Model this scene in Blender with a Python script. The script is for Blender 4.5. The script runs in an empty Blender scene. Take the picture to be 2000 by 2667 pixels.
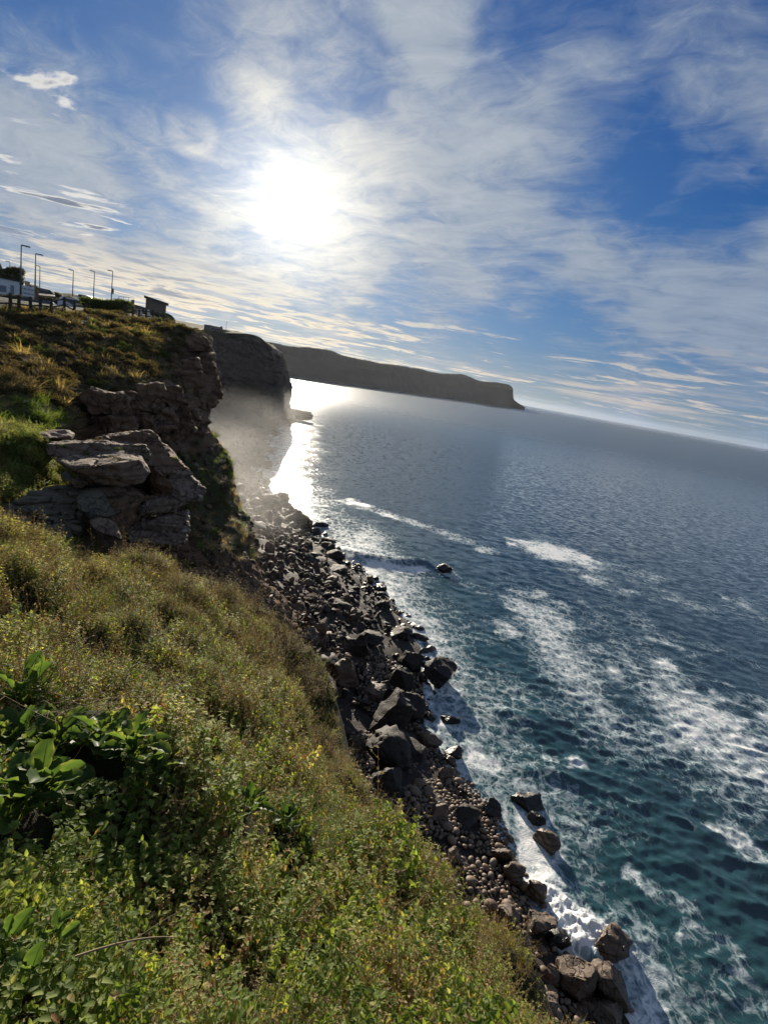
import bpy, bmesh, math, random
import numpy as np
from mathutils import Vector, Matrix, Euler

random.seed(7); RS = np.random.RandomState(11)
scene = bpy.context.scene
COL = scene.collection

# ---------------------------------------------------------------- camera
F = 1406.0                       # focal length in photo pixels (2000 x 2667)
ROLL = math.radians(10.2); PITCH = math.atan(341 / 1406.0); EYE = 25.0
cd = bpy.data.cameras.new('camera'); cam = bpy.data.objects.new('camera', cd); COL.objects.link(cam)
cd.sensor_fit = 'VERTICAL'; cd.sensor_height = 24.0; cd.lens = 24.0 * F / 2667.0
cd.clip_start = 0.05; cd.clip_end = 80000
cam.location = (0, 0, EYE)
cam.rotation_euler = (Euler((math.pi / 2 - PITCH, 0, 0)).to_matrix() @ Matrix.Rotation(ROLL, 3, 'Z')).to_euler()
scene.camera = cam

def ray(x, y):
    dx = x - 1000; dy = y - 1333.5
    u = dx * math.cos(ROLL) + dy * math.sin(ROLL); v = -(dy * math.cos(ROLL) - dx * math.sin(ROLL))
    return np.array([u, F * math.cos(PITCH) + v * math.sin(PITCH), v * math.cos(PITCH) - F * math.sin(PITCH)])
def at(x, y, r):                 # survey point: bearing and height angle of a photo point, standing r metres away
    d = ray(x, y); return np.array([0, 0, EYE]) + d * (r / math.hypot(d[0], d[1]))
def sea_pt(x, y, z=0.0):
    d = ray(x, y); return np.array([0, 0, EYE]) + d * ((z - EYE) / d[2])

# ---------------------------------------------------------------- shader node shorthand
class S:
    def __init__(s, nt, sock): s.nt = nt; s.k = sock
    def _m(s, op, *o):
        n = s.nt.nodes.new('ShaderNodeMath'); n.operation = op
        for i, a in enumerate((s,) + o):
            if isinstance(a, S): s.nt.links.new(a.k, n.inputs[i])
            else: n.inputs[i].default_value = a
        return S(s.nt, n.outputs[0])
    def __add__(s, o): return s._m('ADD', o)
    __radd__ = __add__
    def __mul__(s, o): return s._m('MULTIPLY', o)
    __rmul__ = __mul__
    def __sub__(s, o): return s._m('SUBTRACT', o)
    def __rsub__(s, o): return (s * -1.0) + o
    def __truediv__(s, o): return s._m('DIVIDE', o)
    def __pow__(s, o): return s._m('POWER', o)
    def max(s, o): return s._m('MAXIMUM', o)
    def min(s, o): return s._m('MINIMUM', o)
    def abs(s): return s._m('ABSOLUTE')
    def clamp(s): return s.max(0.0).min(1.0)
    def smooth(s, a, b, lo=0.0, hi=1.0):
        n = s.nt.nodes.new('ShaderNodeMapRange'); n.interpolation_type = 'SMOOTHSTEP'
        s.nt.links.new(s.k, n.inputs[0])
        for i, q in enumerate((a, b, lo, hi)):
            if isinstance(q, S): s.nt.links.new(q.k, n.inputs[i + 1])
            else: n.inputs[i + 1].default_value = q
        return S(s.nt, n.outputs[0])
class NT:
    def __init__(s, nt): s.nt = nt; nt.nodes.clear()
    def node(s, t, **kw):
        n = s.nt.nodes.new(t)
        for k, v in kw.items(): setattr(n, k, v)
        return n
    def put(s, sock, v):
        if isinstance(v, S): s.nt.links.new(v.k, sock)
        elif isinstance(v, tuple) and len(v) == 3 and sock.type == 'RGBA': sock.default_value = (*v, 1)
        else: sock.default_value = v
    def out(s, n, i=0): return S(s.nt, n.outputs[i])
    def sep(s, v):
        n = s.node('ShaderNodeSeparateXYZ'); s.put(n.inputs[0], v); return [s.out(n, i) for i in range(3)]
    def comb(s, x, y, z=0.0):
        n = s.node('ShaderNodeCombineXYZ')
        for i, a in enumerate((x, y, z)): s.put(n.inputs[i], a)
        return s.out(n)
    def dot(s, v, d):
        n = s.node('ShaderNodeVectorMath', operation='DOT_PRODUCT'); s.put(n.inputs[0], v); s.put(n.inputs[1], d); return S(s.nt, n.outputs['Value'])
    def vmul(s, v, d):
        n = s.node('ShaderNodeVectorMath', operation='MULTIPLY'); s.put(n.inputs[0], v); s.put(n.inputs[1], d); return s.out(n)
    def vadd(s, v, d):
        n = s.node('ShaderNodeVectorMath', operation='ADD'); s.put(n.inputs[0], v); s.put(n.inputs[1], d); return s.out(n)
    def noise(s, v, scale, detail=4, rough=.5, dist=0.0, color=False):
        n = s.node('ShaderNodeTexNoise'); s.put(n.inputs['Vector'], v)
        s.put(n.inputs['Scale'], scale); s.put(n.inputs['Detail'], detail); s.put(n.inputs['Roughness'], rough); s.put(n.inputs['Distortion'], dist)
        return S(s.nt, n.outputs['Color' if color else 0])
    def voro(s, v, scale, feature='F1', rand=1.0):
        n = s.node('ShaderNodeTexVoronoi', feature=feature); s.put(n.inputs['Vector'], v); s.put(n.inputs['Scale'], scale); s.put(n.inputs['Randomness'], rand)
        return S(s.nt, n.outputs['Distance'])
    def mix(s, f, a, b):
        n = s.node('ShaderNodeMix', data_type='RGBA'); s.put(n.inputs[0], f); s.put(n.inputs[6], a); s.put(n.inputs[7], b); return S(s.nt, n.outputs[2])
    def mulc(s, a, b):
        n = s.node('ShaderNodeMix', data_type='RGBA', blend_type='MULTIPLY'); n.inputs[0].default_value = 1; s.put(n.inputs[6], a); s.put(n.inputs[7], b); return S(s.nt, n.outputs[2])
    def addc(s, a, b):
        n = s.node('ShaderNodeMix', data_type='RGBA', blend_type='ADD'); n.inputs[0].default_value = 1; s.put(n.inputs[6], a); s.put(n.inputs[7], b); return S(s.nt, n.outputs[2])
    def attr(s, name):
        n = s.node('ShaderNodeAttribute', attribute_name=name); return S(s.nt, n.outputs['Fac'])
    def pos(s): return S(s.nt, s.node('ShaderNodeNewGeometry').outputs['Position'])
    def normal(s): return S(s.nt, s.node('ShaderNodeNewGeometry').outputs['Normal'])
    def rnd(s): return S(s.nt, s.node('ShaderNodeObjectInfo').outputs['Random'])
    def objco(s): return S(s.nt, s.node('ShaderNodeTexCoord').outputs['Object'])
    def bump(s, h, strength=.5, dist=.05, normal=None):
        n = s.node('ShaderNodeBump'); s.put(n.inputs['Height'], h); s.put(n.inputs['Strength'], strength); s.put(n.inputs['Distance'], dist)
        if normal is not None: s.put(n.inputs['Normal'], normal)
        return S(s.nt, n.outputs[0])
    def ramp(s, f, stops):
        n = s.node('ShaderNodeValToRGB'); s.put(n.inputs[0], f); e = n.color_ramp.elements
        while len(e) < len(stops): e.new(.5)
        for q, (p, c) in zip(e, stops): q.position = p; q.color = (*c, 1)
        return S(s.nt, n.outputs[0])
    def surf(s, sh):
        o = s.node('ShaderNodeOutputMaterial'); s.nt.links.new(sh.k, o.inputs['Surface'])
    def principled(s, color, rough=.8, normal=None, spec=.3, metal=0.0, ior=None):
        n = s.node('ShaderNodeBsdfPrincipled'); s.put(n.inputs['Base Color'], color); s.put(n.inputs['Roughness'], rough)
        s.put(n.inputs['Metallic'], metal); s.put(n.inputs['Specular IOR Level'], spec)
        if ior: s.put(n.inputs['IOR'], ior)
        if normal is not None: s.put(n.inputs['Normal'], normal)
        return s.out(n)
    def mixsh(s, f, a, b):
        n = s.node('ShaderNodeMixShader'); s.put(n.inputs[0], f); s.nt.links.new(a.k, n.inputs[1]); s.nt.links.new(b.k, n.inputs[2]); return s.out(n)
def material(name):
    m = bpy.data.materials.new(name); m.use_nodes = True; return m, NT(m.node_tree)

# ---------------------------------------------------------------- world, sun, exposure
SUN_AZ, SUN_EL = math.radians(-14.05), math.radians(14.1)
SUN_DIR = (math.sin(SUN_AZ) * math.cos(SUN_EL), math.cos(SUN_AZ) * math.cos(SUN_EL), math.sin(SUN_EL))
def unit(x, y):
    d = ray(x, y); return tuple(d / np.linalg.norm(d))
def build_world():
    w = bpy.data.worlds.new('World'); scene.world = w; w.use_nodes = True
    t = NT(w.node_tree)
    d = S(t.nt, t.node('ShaderNodeTexCoord').outputs['Generated'])
    dx, dy, dz = t.sep(d)
    sky = t.node('ShaderNodeTexSky', sky_type='NISHITA'); sky.sun_disc = False
    sky.sun_elevation = SUN_EL; sky.sun_rotation = SUN_AZ; sky.altitude = 20; sky.air_density = 1.0; sky.dust_density = 0.5; sky.ozone_density = 3.0
    hs = t.node('ShaderNodeHueSaturation'); hs.inputs['Saturation'].default_value = 1.3; t.nt.links.new(sky.outputs[0], hs.inputs['Color'])
    raw = t.mulc(S(t.nt, hs.outputs[0]), (.030, .050, .092))
    rr_, rg_, rb_ = t.sep(raw)
    base = t.comb(rr_ / (rr_ * 2.2 + 1.0), rg_ / (rg_ * 1.6 + 1.0), rb_ / (rb_ * 1.1 + 1.0))
    sdot = t.dot(d, SUN_DIR).max(0.0)
    ang = (1.0 - sdot).max(0.0) ** .5                     # ~ angle / 1.414
    up = dz.max(0.0) + 0.09
    px, py = dx / up, dy / up
    q = t.comb(px, py, 0.0)
    # drifting wisps: warp then stretch
    w1 = t.noise(q, .9, 4, .55, color=True)
    w3 = t.noise(q, 2.6, 3, .55, color=True)
    qs = t.vadd(t.vmul(t.comb(px * .94 - py * .34, py * .94 + px * .34, 0.0), (1.0, .62, 1.0)), t.vadd(t.vmul(w1, (1.0, .8, 0.0)), t.vmul(w3, (.26, .2, 0.0))))
    wisp = t.noise(qs, 2.3, 8, .60, .3)
    rot = t.comb(px * .82 - py * .57, px * .57 + py * .82, 0.0)
    fine = t.noise(t.vmul(t.vadd(rot, t.vmul(w3, (.34, .26, 0.0))), (.55, 1.1, 1.0)), 5.5, 8, .70, .5)
    big = t.noise(q, .8, 2, .5)
    cov = (big - .5) * .6 + .45
    def blob(x, y, deg, wgt):
        nonlocal cov
        c = math.cos(math.radians(deg)); k = t.dot(d, unit(x, y)).smooth(c, 1 - (1 - c) * .06)
        cov = cov + k * wgt
    for b in [(1780, 30, 17, -.45), (1780, 545, 8, -.56), (1630, 440, 5, -.15), (1890, 610, 5, -.2), (250, 40, 12, -.62), (400, 590, 5, -.35), (560, 380, 5, -.22), (1250, 930, 6, -.4), (1480, 940, 7, -.42), (1850, 1010, 7, -.4), (1000, 880, 5, -.25),
              (700, 860, 5, -.2), (1540, 790, 4, -.30), (1380, 790, 5, -.32), (1050, 770, 4, -.25), (1750, 870, 5, -.15), (900, 180, 6, -.18), (1300, 60, 6, -.2), (760, 330, 5, -.1),
              (1150, 110, 3.5, .40), (1060, 40, 3, .25), (1900, 330, 7, .42), (1500, 290, 6, .30), (1330, 260, 5, .2), (1250, 560, 9, .22), (1650, 700, 8, .40), (1900, 760, 8, .35), (250, 270, 8, .28), (500, 340, 2.5, .45),
              (1960, 930, 6, .35), (900, 560, 8, .22), (130, 470, 7, .2), (450, 690, 5, .25), (60, 250, 7, .25)]:
        blob(*b)
    dens = wisp * 1.30 + fine * .85 - 1.09 + cov * .80
    a_hi = dens.smooth(-.16, .60)
    veil = cov.smooth(-.05, .95) * .28
    a_hi = (a_hi * .94).max(veil).clamp()
    # low broken deck towards the horizon
    up2 = dz.max(0.0) + 0.035
    q2 = t.comb(dx / up2, dy / up2, 0.0)
    w2 = t.noise(q2, .5, 3, .5, color=True)
    q2w = t.vadd(t.vmul(q2, (.8, 1.0, 1.0)), t.vmul(w2, (1.1, 1.1, 0.0)))
    deck = t.noise(q2w, 1.5, 7, .62, .3)
    patch = t.noise(q2, .42, 3, .5)
    leftm = t.dot(d, unit(300, 760)).smooth(math.cos(math.radians(34)), .995)
    lowm = dz.smooth(.17, .05) * dz.smooth(.0, .03)
    a_lo = (deck * 1.0 + (patch - .5) * .9 + leftm * .12 - .56).smooth(.0, .11) * lowm
    core = (deck + (patch - .5) * .9 + leftm * .12 - .59).smooth(.07, .26)
    strips = t.noise(t.comb(dx * 5.0, dz * 95.0, dy * 2.0), 1.0, 6, .6, .4)
    a_st = (strips + t.dot(d, unit(1700, 1130)).smooth(.97, .9995) * .12 - .54).smooth(0.0, .2) * dz.smooth(.018, .034) * dz.smooth(.085, .04) * .75
    # small dark-bellied puffs
    puff = t.noise(t.vmul(q2, (.55, .8, 1.0)), 1.9, 7, .55, .3)
    pm = t.dot(d, unit(110, 480)).smooth(math.cos(math.radians(10)), .998) * .15
    a_pf = (puff + pm - .70).smooth(.0, .05) * dz.smooth(.08, .14)
    glow1 = ang.smooth(.55, .03); glow2 = ang.smooth(.20, .03); glow3 = ang.smooth(.082, .018)
    hi_c = t.mix(glow1, (.24, .30, .40), (.44, .48, .53))
    hi_c = t.mix(glow2, hi_c, (.80, .77, .70))
    hi_c = t.mulc(hi_c, t.mix((fine - .30) * 1.6 + dens * .5, (.66, .72, .80), (1.12, 1.10, 1.06)))
    lo_c = t.mix(core, t.mix(glow1, (.50, .47, .44), (.92, .80, .60)), t.mix(glow1, (.20, .245, .32), (.32, .34, .38)))
    c = t.mix(a_hi, base, hi_c)
    hz = dz.smooth(.10, .0) * .45
    c = t.mix(hz, c, t.mix(glow1, (.20, .30, .45), (.50, .52, .54)))
    c = t.mix(a_st, c, t.mix(glow1, (.50, .45, .42), (.85, .74, .56)))
    c = t.mix(a_lo, c, lo_c)
    c = t.mix(a_pf * .9, c, t.mix((puff + pm).smooth(.725, .79), t.mix(glow1, (.62, .62, .62), (.95, .9, .8)), (.17, .2, .26)))
    # sun behind thin cloud: bright aureole
    q_ = ang / .021; lor = (q_ * q_ + 1.0) ** -1.4
    aur = glow2 ** 3.0 * .22 + lor * .95
    rad = t.mulc(t.comb(aur, aur, aur), (1.0, .965, .89))
    c = t.addc(c, rad)
    bg = t.node('ShaderNodeBackground'); t.put(bg.inputs[0], c); bg.inputs[1].default_value = .56
    o = t.node('ShaderNodeOutputWorld'); t.nt.links.new(bg.outputs[0], o.inputs[0])
    w.cycles.sampling_method = 'MANUAL'; w.cycles.sample_map_resolution = 512
build_world()
sl = bpy.data.lights.new('sun', 'SUN'); sl.energy = 5.0; sl.angle = math.radians(.6); sl.color = (1.0, .885, .72)
sun = bpy.data.objects.new('sun', sl); COL.objects.link(sun)
sun.rotation_euler = Vector(SUN_DIR).to_track_quat('Z', 'Y').to_euler()
vs = scene.view_settings; vs.view_transform = 'Standard'; vs.look = 'None'; vs.exposure = 1.0; vs.gamma = 1.0; vs.use_curve_mapping = False
scene.cycles.max_bounces = 8; scene.cycles.diffuse_bounces = 3; scene.cycles.glossy_bounces = 3; scene.cycles.transmission_bounces = 4; scene.cycles.transparent_max_bounces = 6
scene.cycles.volume_bounces = 0; scene.cycles.use_denoising = True; scene.cycles.sample_clamp_indirect = 6.0
scene.cycles.caustics_reflective = False; scene.cycles.caustics_refractive = False

# ---------------------------------------------------------------- numpy noise
def _hash(ix, iy, iz, seed):
    h = (ix * 374761393 + iy * 668265263 + iz * 2147483647 + seed * 974634777) & 0xffffffff
    h = ((h ^ (h >> 13)) * 1274126177) & 0xffffffff
    h = ((h ^ (h >> 16)) * 2246822519) & 0xffffffff
    return ((h ^ (h >> 15)) & 0xffffff) / float(0xffffff)
def vnoise(P, seed=0):           # value noise -1..1
    I = np.floor(P).astype(np.int64); f = P - I; f = f * f * f * (f * (f * 6 - 15) + 10)
    x, y, z = I[..., 0], I[..., 1], I[..., 2]; fx, fy, fz = f[..., 0], f[..., 1], f[..., 2]
    def L(a, b, k): return a + (b - a) * k
    c = [_hash(x + i, y + j, z + k, seed) for i in (0, 1) for j in (0, 1) for k in (0, 1)]
    r = L(L(L(c[0], c[1], fz), L(c[2], c[3], fz), fy), L(L(c[4], c[5], fz), L(c[6], c[7], fz), fy), fx)
    return r * 2 - 1
def fbm(P, scale=1.0, octaves=4, seed=0, gain=.5, ridged=False):
    a = 1.0; s = 0.0; n = 0.0; Q = np.asarray(P, float) * scale
    for o in range(octaves):
        v = vnoise(Q + o * 17.3, seed + o)
        if ridged: v = 1 - 2 * np.abs(v)
        s = s + v * a; n += a; a *= gain; Q = Q * 2.03
    return s / n
def cells(P, seed=0):            # jittered cells: (id hash, distance to border approx)
    I = np.floor(P).astype(np.int64); best = np.full(P.shape[:-1], 9.0); sec = best.copy(); bid = np.zeros(P.shape[:-1])
    for i in (-1, 0, 1):
        for j in (-1, 0, 1):
            for k in (-1, 0, 1):
                c = I + np.array([i, j, k]); h = [_hash(c[..., 0], c[..., 1], c[..., 2], seed + 5 * q) for q in range(4)]
                d = np.sqrt(sum((c[..., q] + h[q] - P[..., q]) ** 2 for q in range(3)))
                lt = d < best; sec = np.where(lt, best, np.minimum(sec, d)); bid = np.where(lt, h[3], bid); best = np.where(lt, d, best)
    return bid, sec - best

# ---------------------------------------------------------------- mesh helpers
def mesh_np(name, V, faces, mat=None, smooth=True):
    """V (n,3); faces (m,3|4) int array or list of lists"""
    me = bpy.data.meshes.new(name); V = np.asarray(V, np.float32)
    if isinstance(faces, np.ndarray):
        k = faces.shape[1]; m = len(faces)
        me.vertices.add(len(V)); me.vertices.foreach_set('co', V.ravel())
        me.loops.add(m * k); me.loops.foreach_set('vertex_index', faces.astype(np.int32).ravel())
        me.polygons.add(m); me.polygons.foreach_set('loop_start', np.arange(0, m * k, k, dtype=np.int32))
        me.update(calc_edges=True)
    else:
        me.from_pydata([tuple(map(float, v)) for v in V], [], faces); me.update()
    if mat is not None: me.materials.append(mat)
    me.polygons.foreach_set('use_smooth', np.full(len(me.polygons), smooth))
    return me
def set_attr(me, name, val):
    a = me.attributes.new(name, 'FLOAT', 'POINT'); a.data.foreach_set('value', np.asarray(val, np.float32).ravel())
def link(name, me, parent=None, loc=None, rot=None, scl=None):
    o = bpy.data.objects.new(name, me); COL.objects.link(o)
    if parent is not None: o.parent = parent
    if loc is not None: o.location = [float(a) for a in loc]
    if rot is not None: o.rotation_euler = rot
    if scl is not None: o.scale = scl if hasattr(scl, '__len__') else (scl,) * 3
    return o
def tag(o, label=None, cat=None, group=None, kind=None):
    if label: o['label'] = label
    if cat: o['category'] = cat
    if group: o['group'] = group
    if kind: o['kind'] = kind
    return o
def empty(name, loc, rz=0.0):
    o = bpy.data.objects.new(name, None); COL.objects.link(o); o.location = [float(a) for a in loc]; o.rotation_euler = (0, 0, rz); o.empty_display_size = .2
    return o
def grid_faces(n, m):
    i = np.arange(n - 1)[:, None] * m + np.arange(m - 1)[None, :]; i = i.ravel()
    return np.stack([i, i + 1, i + m + 1, i + m], 1)
def catmull(P, n):               # P (k,3) -> (n,3), parameter proportional to index
    P = np.asarray(P, float); k = len(P); E = np.vstack([2 * P[0] - P[1], P, 2 * P[-1] - P[-2]])
    u = np.linspace(0, k - 1 - 1e-9, n); i = u.astype(int); t = (u - i)[:, None]
    a, b, c, d = E[i], E[i + 1], E[i + 2], E[i + 3]
    return .5 * ((2 * b) + (-a + c) * t + (2 * a - 5 * b + 4 * c - d) * t ** 2 + (-a + 3 * b - 3 * c + d) * t ** 3)
def loft(rows, nu, nv):          # rows: list of polylines with equal counts -> (nv, nu, 3)
    A = np.array([catmull(r, nu) for r in rows])
    return np.stack([catmull(A[:, j], nv) for j in range(nu)], 1)
def grid_normals(G):
    du = np.gradient(G, axis=1); dv = np.gradient(G, axis=0); n = np.cross(du, dv)
    return n / (np.linalg.norm(n, axis=2, keepdims=True) + 1e-9)
def tps(C):                      # thin-plate height through control points (x,y,z)
    C = np.asarray(C, float); X = C[:, :2]; n = len(X)
    def K(A, B):
        r2 = ((A[:, None, :] - B[None]) ** 2).sum(2); return r2 * np.log(r2 + 1e-6) * .5
    M = np.zeros((n + 3, n + 3)); M[:n, :n] = K(X, X) + np.eye(n) * 1e-2; Pm = np.c_[np.ones(n), X]; M[:n, n:] = Pm; M[n:, :n] = Pm.T
    w = np.linalg.solve(M, np.r_[C[:, 2], 0, 0, 0])
    def f(x, y):
        Q = np.stack([np.ravel(x), np.ravel(y)], 1); out = np.empty(len(Q))
        for s in range(0, len(Q), 60000):
            q = Q[s:s + 60000]; out[s:s + 60000] = K(q, X) @ w[:n] + np.c_[np.ones(len(q)), q] @ w[n:]
        return out.reshape(np.shape(x))
    return f
def poly_dist(x, y, P):          # distance to polyline, signed + on its right-hand side, index parameter
    P = np.asarray(P, float)[:, :2]; best = np.full(np.shape(x), 1e9); sg = np.zeros(np.shape(x)); par = np.zeros(np.shape(x))
    for i in range(len(P) - 1):
        a, b = P[i], P[i + 1]; e = b - a; L2 = e @ e
        t = np.clip(((x - a[0]) * e[0] + (y - a[1]) * e[1]) / L2, 0, 1)
        qx = x - a[0] - t * e[0]; qy = y - a[1] - t * e[1]; d = np.hypot(qx, qy)
        lt = d < best; best = np.where(lt, d, best); par = np.where(lt, i + t, par)
        sg = np.where(lt, np.sign(e[1] * (x - a[0]) - e[0] * (y - a[1])), sg)
    return best, sg, par
def smoothstep(a, b, x):
    t = np.clip((x - a) / (b - a), 0, 1); return t * t * (3 - 2 * t)
# ---------------------------------------------------------------- sea
SHORE_PX = [(1640, 2640), (1480, 2480), (1380, 2340), (1330, 2250), (1300, 2150), (1250, 2080), (1180, 2020), (1100, 1920), (1110, 1830), (1105, 1760), (1085, 1660), (1040, 1590), (960, 1500), (900, 1440), (830, 1395), (760, 1330), (700, 1290), (660, 1250), (700, 1200), (705, 1150), (720, 1110)]
SHORE = np.array([[22, 2, 0], [19, 9, 0]] + [sea_pt(*p) for p in SHORE_PX])
SHORE = np.vstack([SHORE, [[-46, 222, 0], [-52, 262, 0], [-90, 310, 0], [-190, 400, 0], [-330, 620, 0], [-420, 900, 0]]])
WET_ROCKS = []                    # (x, y, radius) of rocks standing in the water, filled from the list below
ROCKS_PX = [  # name-independent: centre px, py at waterline, width px, height px
    (1155, 1785, 105, 70), (1160, 1490, 48, 30), (845, 1370, 20, 18), (735, 1306, 34, 26), (1170, 1880, 55, 30), (1375, 2105, 70, 45), (1280, 2120, 48, 45), (1205, 2085, 38, 42),
    (1395, 2140, 46, 30), (1425, 2205, 60, 52), (1215, 2160, 78, 62), (1325, 2250, 62, 42), (1590, 2480, 95, 70), (1470, 2460, 52, 32), (1590, 2615, 90, 85), (1508, 2590, 85, 95),
    (1150, 2030, 45, 50), (1180, 1965, 46, 34), (1340, 2265, 60, 55), (1410, 2330, 40, 40), (1165, 2000, 40, 26), (1090, 1665, 34, 22), (1100, 1640, 30, 14), (1060, 1600, 40, 18), (952, 1500, 18, 16), (690, 1212, 40, 22), (715, 1228, 24, 14),
    (760, 1372, 34, 16), (1120, 2470 - 400, 26, 18), (775, 1085, 60, 26), (1452, 2440, 40, 24)]
for (x, y, w, h) in ROCKS_PX:
    c = sea_pt(x, y); WET_ROCKS.append((c[0], c[1], w * .5 * np.linalg.norm(c - [0, 0, EYE]) / 1450.0))
def build_sea():
    dep = np.r_[np.linspace(math.radians(66), math.radians(5.0), 470), np.linspace(math.radians(4.93), math.radians(.12), 60)]
    r = EYE / np.tan(dep); azs = np.radians(np.linspace(-64, 74, 1010))
    R, A = np.meshgrid(r, azs, indexing='ij'); X = R * np.sin(A); Y = R * np.cos(A)
    sp = np.maximum(np.gradient(r), r * (azs[1] - azs[0]))[:, None]
    d, sg, _ = poly_dist(X, Y, SHORE); sd = d * sg          # + = sea side
    rng = np.random.RandomState(5); Z = np.zeros_like(X); DX = np.zeros_like(X); DY = np.zeros_like(X)
    calm = .35 + .65 * smoothstep(0, 14, sd)
    for i in range(84):
        lam = .5 * (30 ** (i / 83.0)) * rng.uniform(.9, 1.1)
        th = math.radians(198) + rng.normal(0, .75)         # running towards the coast
        k = 2 * math.pi / lam; kx, ky = k * math.sin(th), k * math.cos(th); ph = rng.uniform(0, 6.28)
        amp = .0092 * lam ** .75 if lam < 1.7 else .0092 * 1.7 ** .75 * (1.7 / lam) ** .75
        att = np.clip((lam / (sp * 2.2) - .6) / 1.2, 0, 1)
        rows = att[:, 0] > 0
        if not rows.any(): continue
        p = kx * X[rows] + ky * Y[rows] + ph; a = amp * att[rows]
        Z[rows] += a * np.cos(p); s = np.sin(p) * a * .8; DX[rows] -= s * math.sin(th); DY[rows] -= s * math.cos(th)
    P3 = np.stack([X, Y, np.zeros_like(X)], -1)
    grp = .75 + .5 * fbm(P3, .05, 2, 3)
    Z *= calm * grp; DX *= calm; DY *= calm
    # a breaking swell running in towards the boulders
    cr = [sea_pt(*p) for p in [(870, 1428), (930, 1450), (1000, 1464), (1080, 1468), (1150, 1478)]]
    cd_, cs, cp = poly_dist(X, Y, cr); sdc = cd_ * cs
    ridge = np.where(sdc > 0, np.exp(-(sdc / 2.6) ** 2), np.exp(-(sdc / 1.3) ** 2)) * smoothstep(0, .5, cp) * smoothstep(4, 3.3, cp)
    Z += ridge * .95
    for (cx, cy, rr, hh) in [(sea_pt(1385, 1870)[0], sea_pt(1385, 1870)[1], 2.0, .35), (sea_pt(1440, 2010)[0], sea_pt(1440, 2010)[1], 1.6, .3)]:
        Z += hh * np.exp(-((X - cx) ** 2 / (rr * 1.6) ** 2 + (Y - cy) ** 2 / rr ** 2))
    # ---- foam density
    fo = np.zeros_like(X)
    n1 = fbm(P3, .16, 4, 21); n2 = fbm(P3, .5, 3, 31); n3 = fbm(P3 * [1, .55, 1], .09, 4, 41)
    width = 5.5 + 4.5 * n1 + np.clip((Y - 30) * .05, 0, 5)
    fo = np.maximum(fo, np.maximum((.50 + .36 * n2 + .16 * n1) * smoothstep(width * 1.3, .2, sd + n2 * 1.2), (.44 + .55 * n2) * smoothstep(2.6, .2, sd + n2 * 1.6)))
    fo = np.maximum(fo, (.44 + .2 * n3) * smoothstep(width * 2.6, width * .4, sd))
    for (cx, cy, rr) in WET_ROCKS:
        if cy > 190: continue
        q = np.hypot(X - cx - .2 * rr, Y - cy + .5 * rr); fo = np.maximum(fo, .68 * np.exp(-(q / (rr * 1.25 + .45)) ** 2))
    def band(pts, w, dens, frag=1.0):
        nonlocal fo
        PP = [sea_pt(*p) for p in pts]; dd, s_, pp = poly_dist(X, Y, PP)
        e = smoothstep(1.0, .25, dd / (w * (1 + .55 * n3 * frag))) * smoothstep(0, .25, pp) * smoothstep(len(pts) - 1, len(pts) - 1.3, pp)
        fo = np.maximum(fo, dens * e * (.62 + .55 * smoothstep(-.35, .35, n3 + .5 * n2)) * (.85 + .3 * n2))
    band([(880, 1296), (960, 1322), (1050, 1352), (1160, 1390), (1250, 1420), (1285, 1450)], 4.8, .86, .6)
    band([(1300, 1410), (1400, 1430), (1500, 1455), (1620, 1480), (1760, 1530)], 9.5, .72, 1.0)
    band([(1480, 1500), (1640, 1520), (1760, 1570), (1900, 1610)], 12.0, .58, 1.4)
    band([(1250, 1500), (1400, 1540), (1560, 1600)], 7.0, .52, 1.4)
    band([(1880, 1540), (1960, 1600), (2100, 1640)], 9.0, .56, 1.4)
    band([(1650, 1640), (1800, 1680), (2000, 1720)], 7.0, .56, 1.4)
    band([(1850, 1780), (1950, 1830), (2100, 1880)], 6.0, .62, 1.4)
    band([(1500, 1680), (1640, 1705), (1800, 1740)], 4.2, .64)
    band([(1560, 1740), (1700, 1790), (1680, 1740)], 2.8, .66)
    band([(1760, 1810), (1850, 1850), (1960, 1910)], 4.6, .68)
    band([(1720, 1880), (1800, 1920), (1870, 1945)], 3.6, .66)
    band([(1880, 1990), (1960, 2010), (2050, 2030)], 2.4, .62)
    band([(1400, 1965), (1470, 1990), (1530, 1980)], 1.1, .66)
    band([(1240, 1600), (1330, 1640), (1290, 1660)], 2.6, .72)
    band([(930, 1470), (1060, 1490), (1150, 1486)], 1.6, .9)
    band([(1180, 1500), (1300, 1560), (1420, 1600), (1560, 1660)], 5.0, .55)
    band([(1000, 1540), (1120, 1600), (1200, 1700)], 4.0, .58)
    band([(1130, 1850), (1200, 1960), (1300, 2040)], 3.2, .62)
    band([(1380, 2100), (1400, 2200), (1400, 2290), (1470, 2360)], 2.0, .74)
    band([(1420, 2330), (1500, 2400), (1560, 2460), (1640, 2560), (1700, 2667)], 2.6, .64)
    band([(1750, 2400), (1850, 2470), (1960, 2500)], 1.5, .62)
    band([(1600, 2250), (1720, 2330), (1850, 2380)], 1.2, .5)
    band([(1850, 2120), (1930, 2200), (1990, 2260)], 2.2, .66)
    band([(1900, 2500), (1960, 2600), (1990, 2667)], 1.6, .62)
    field = smoothstep(-.15, .45, n3) * smoothstep(170, 70, Y) * smoothstep(8, 20, sd)
    ctr = sea_pt(1750, 1720); fld2 = np.exp(-(((X - ctr[0]) / 34) ** 2 + ((Y - ctr[1]) / 26) ** 2))
    fo = np.maximum(fo, .33 * field + .44 * fld2 * (.7 + .6 * n3)) 
    ff = smoothstep(.8, 1.05, fo) * smoothstep(90, 30, Y)
    Z += ff * (.14 * fbm(P3, .9, 4, 77) + .05 * fbm(P3, 3.0, 3, 78))
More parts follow.
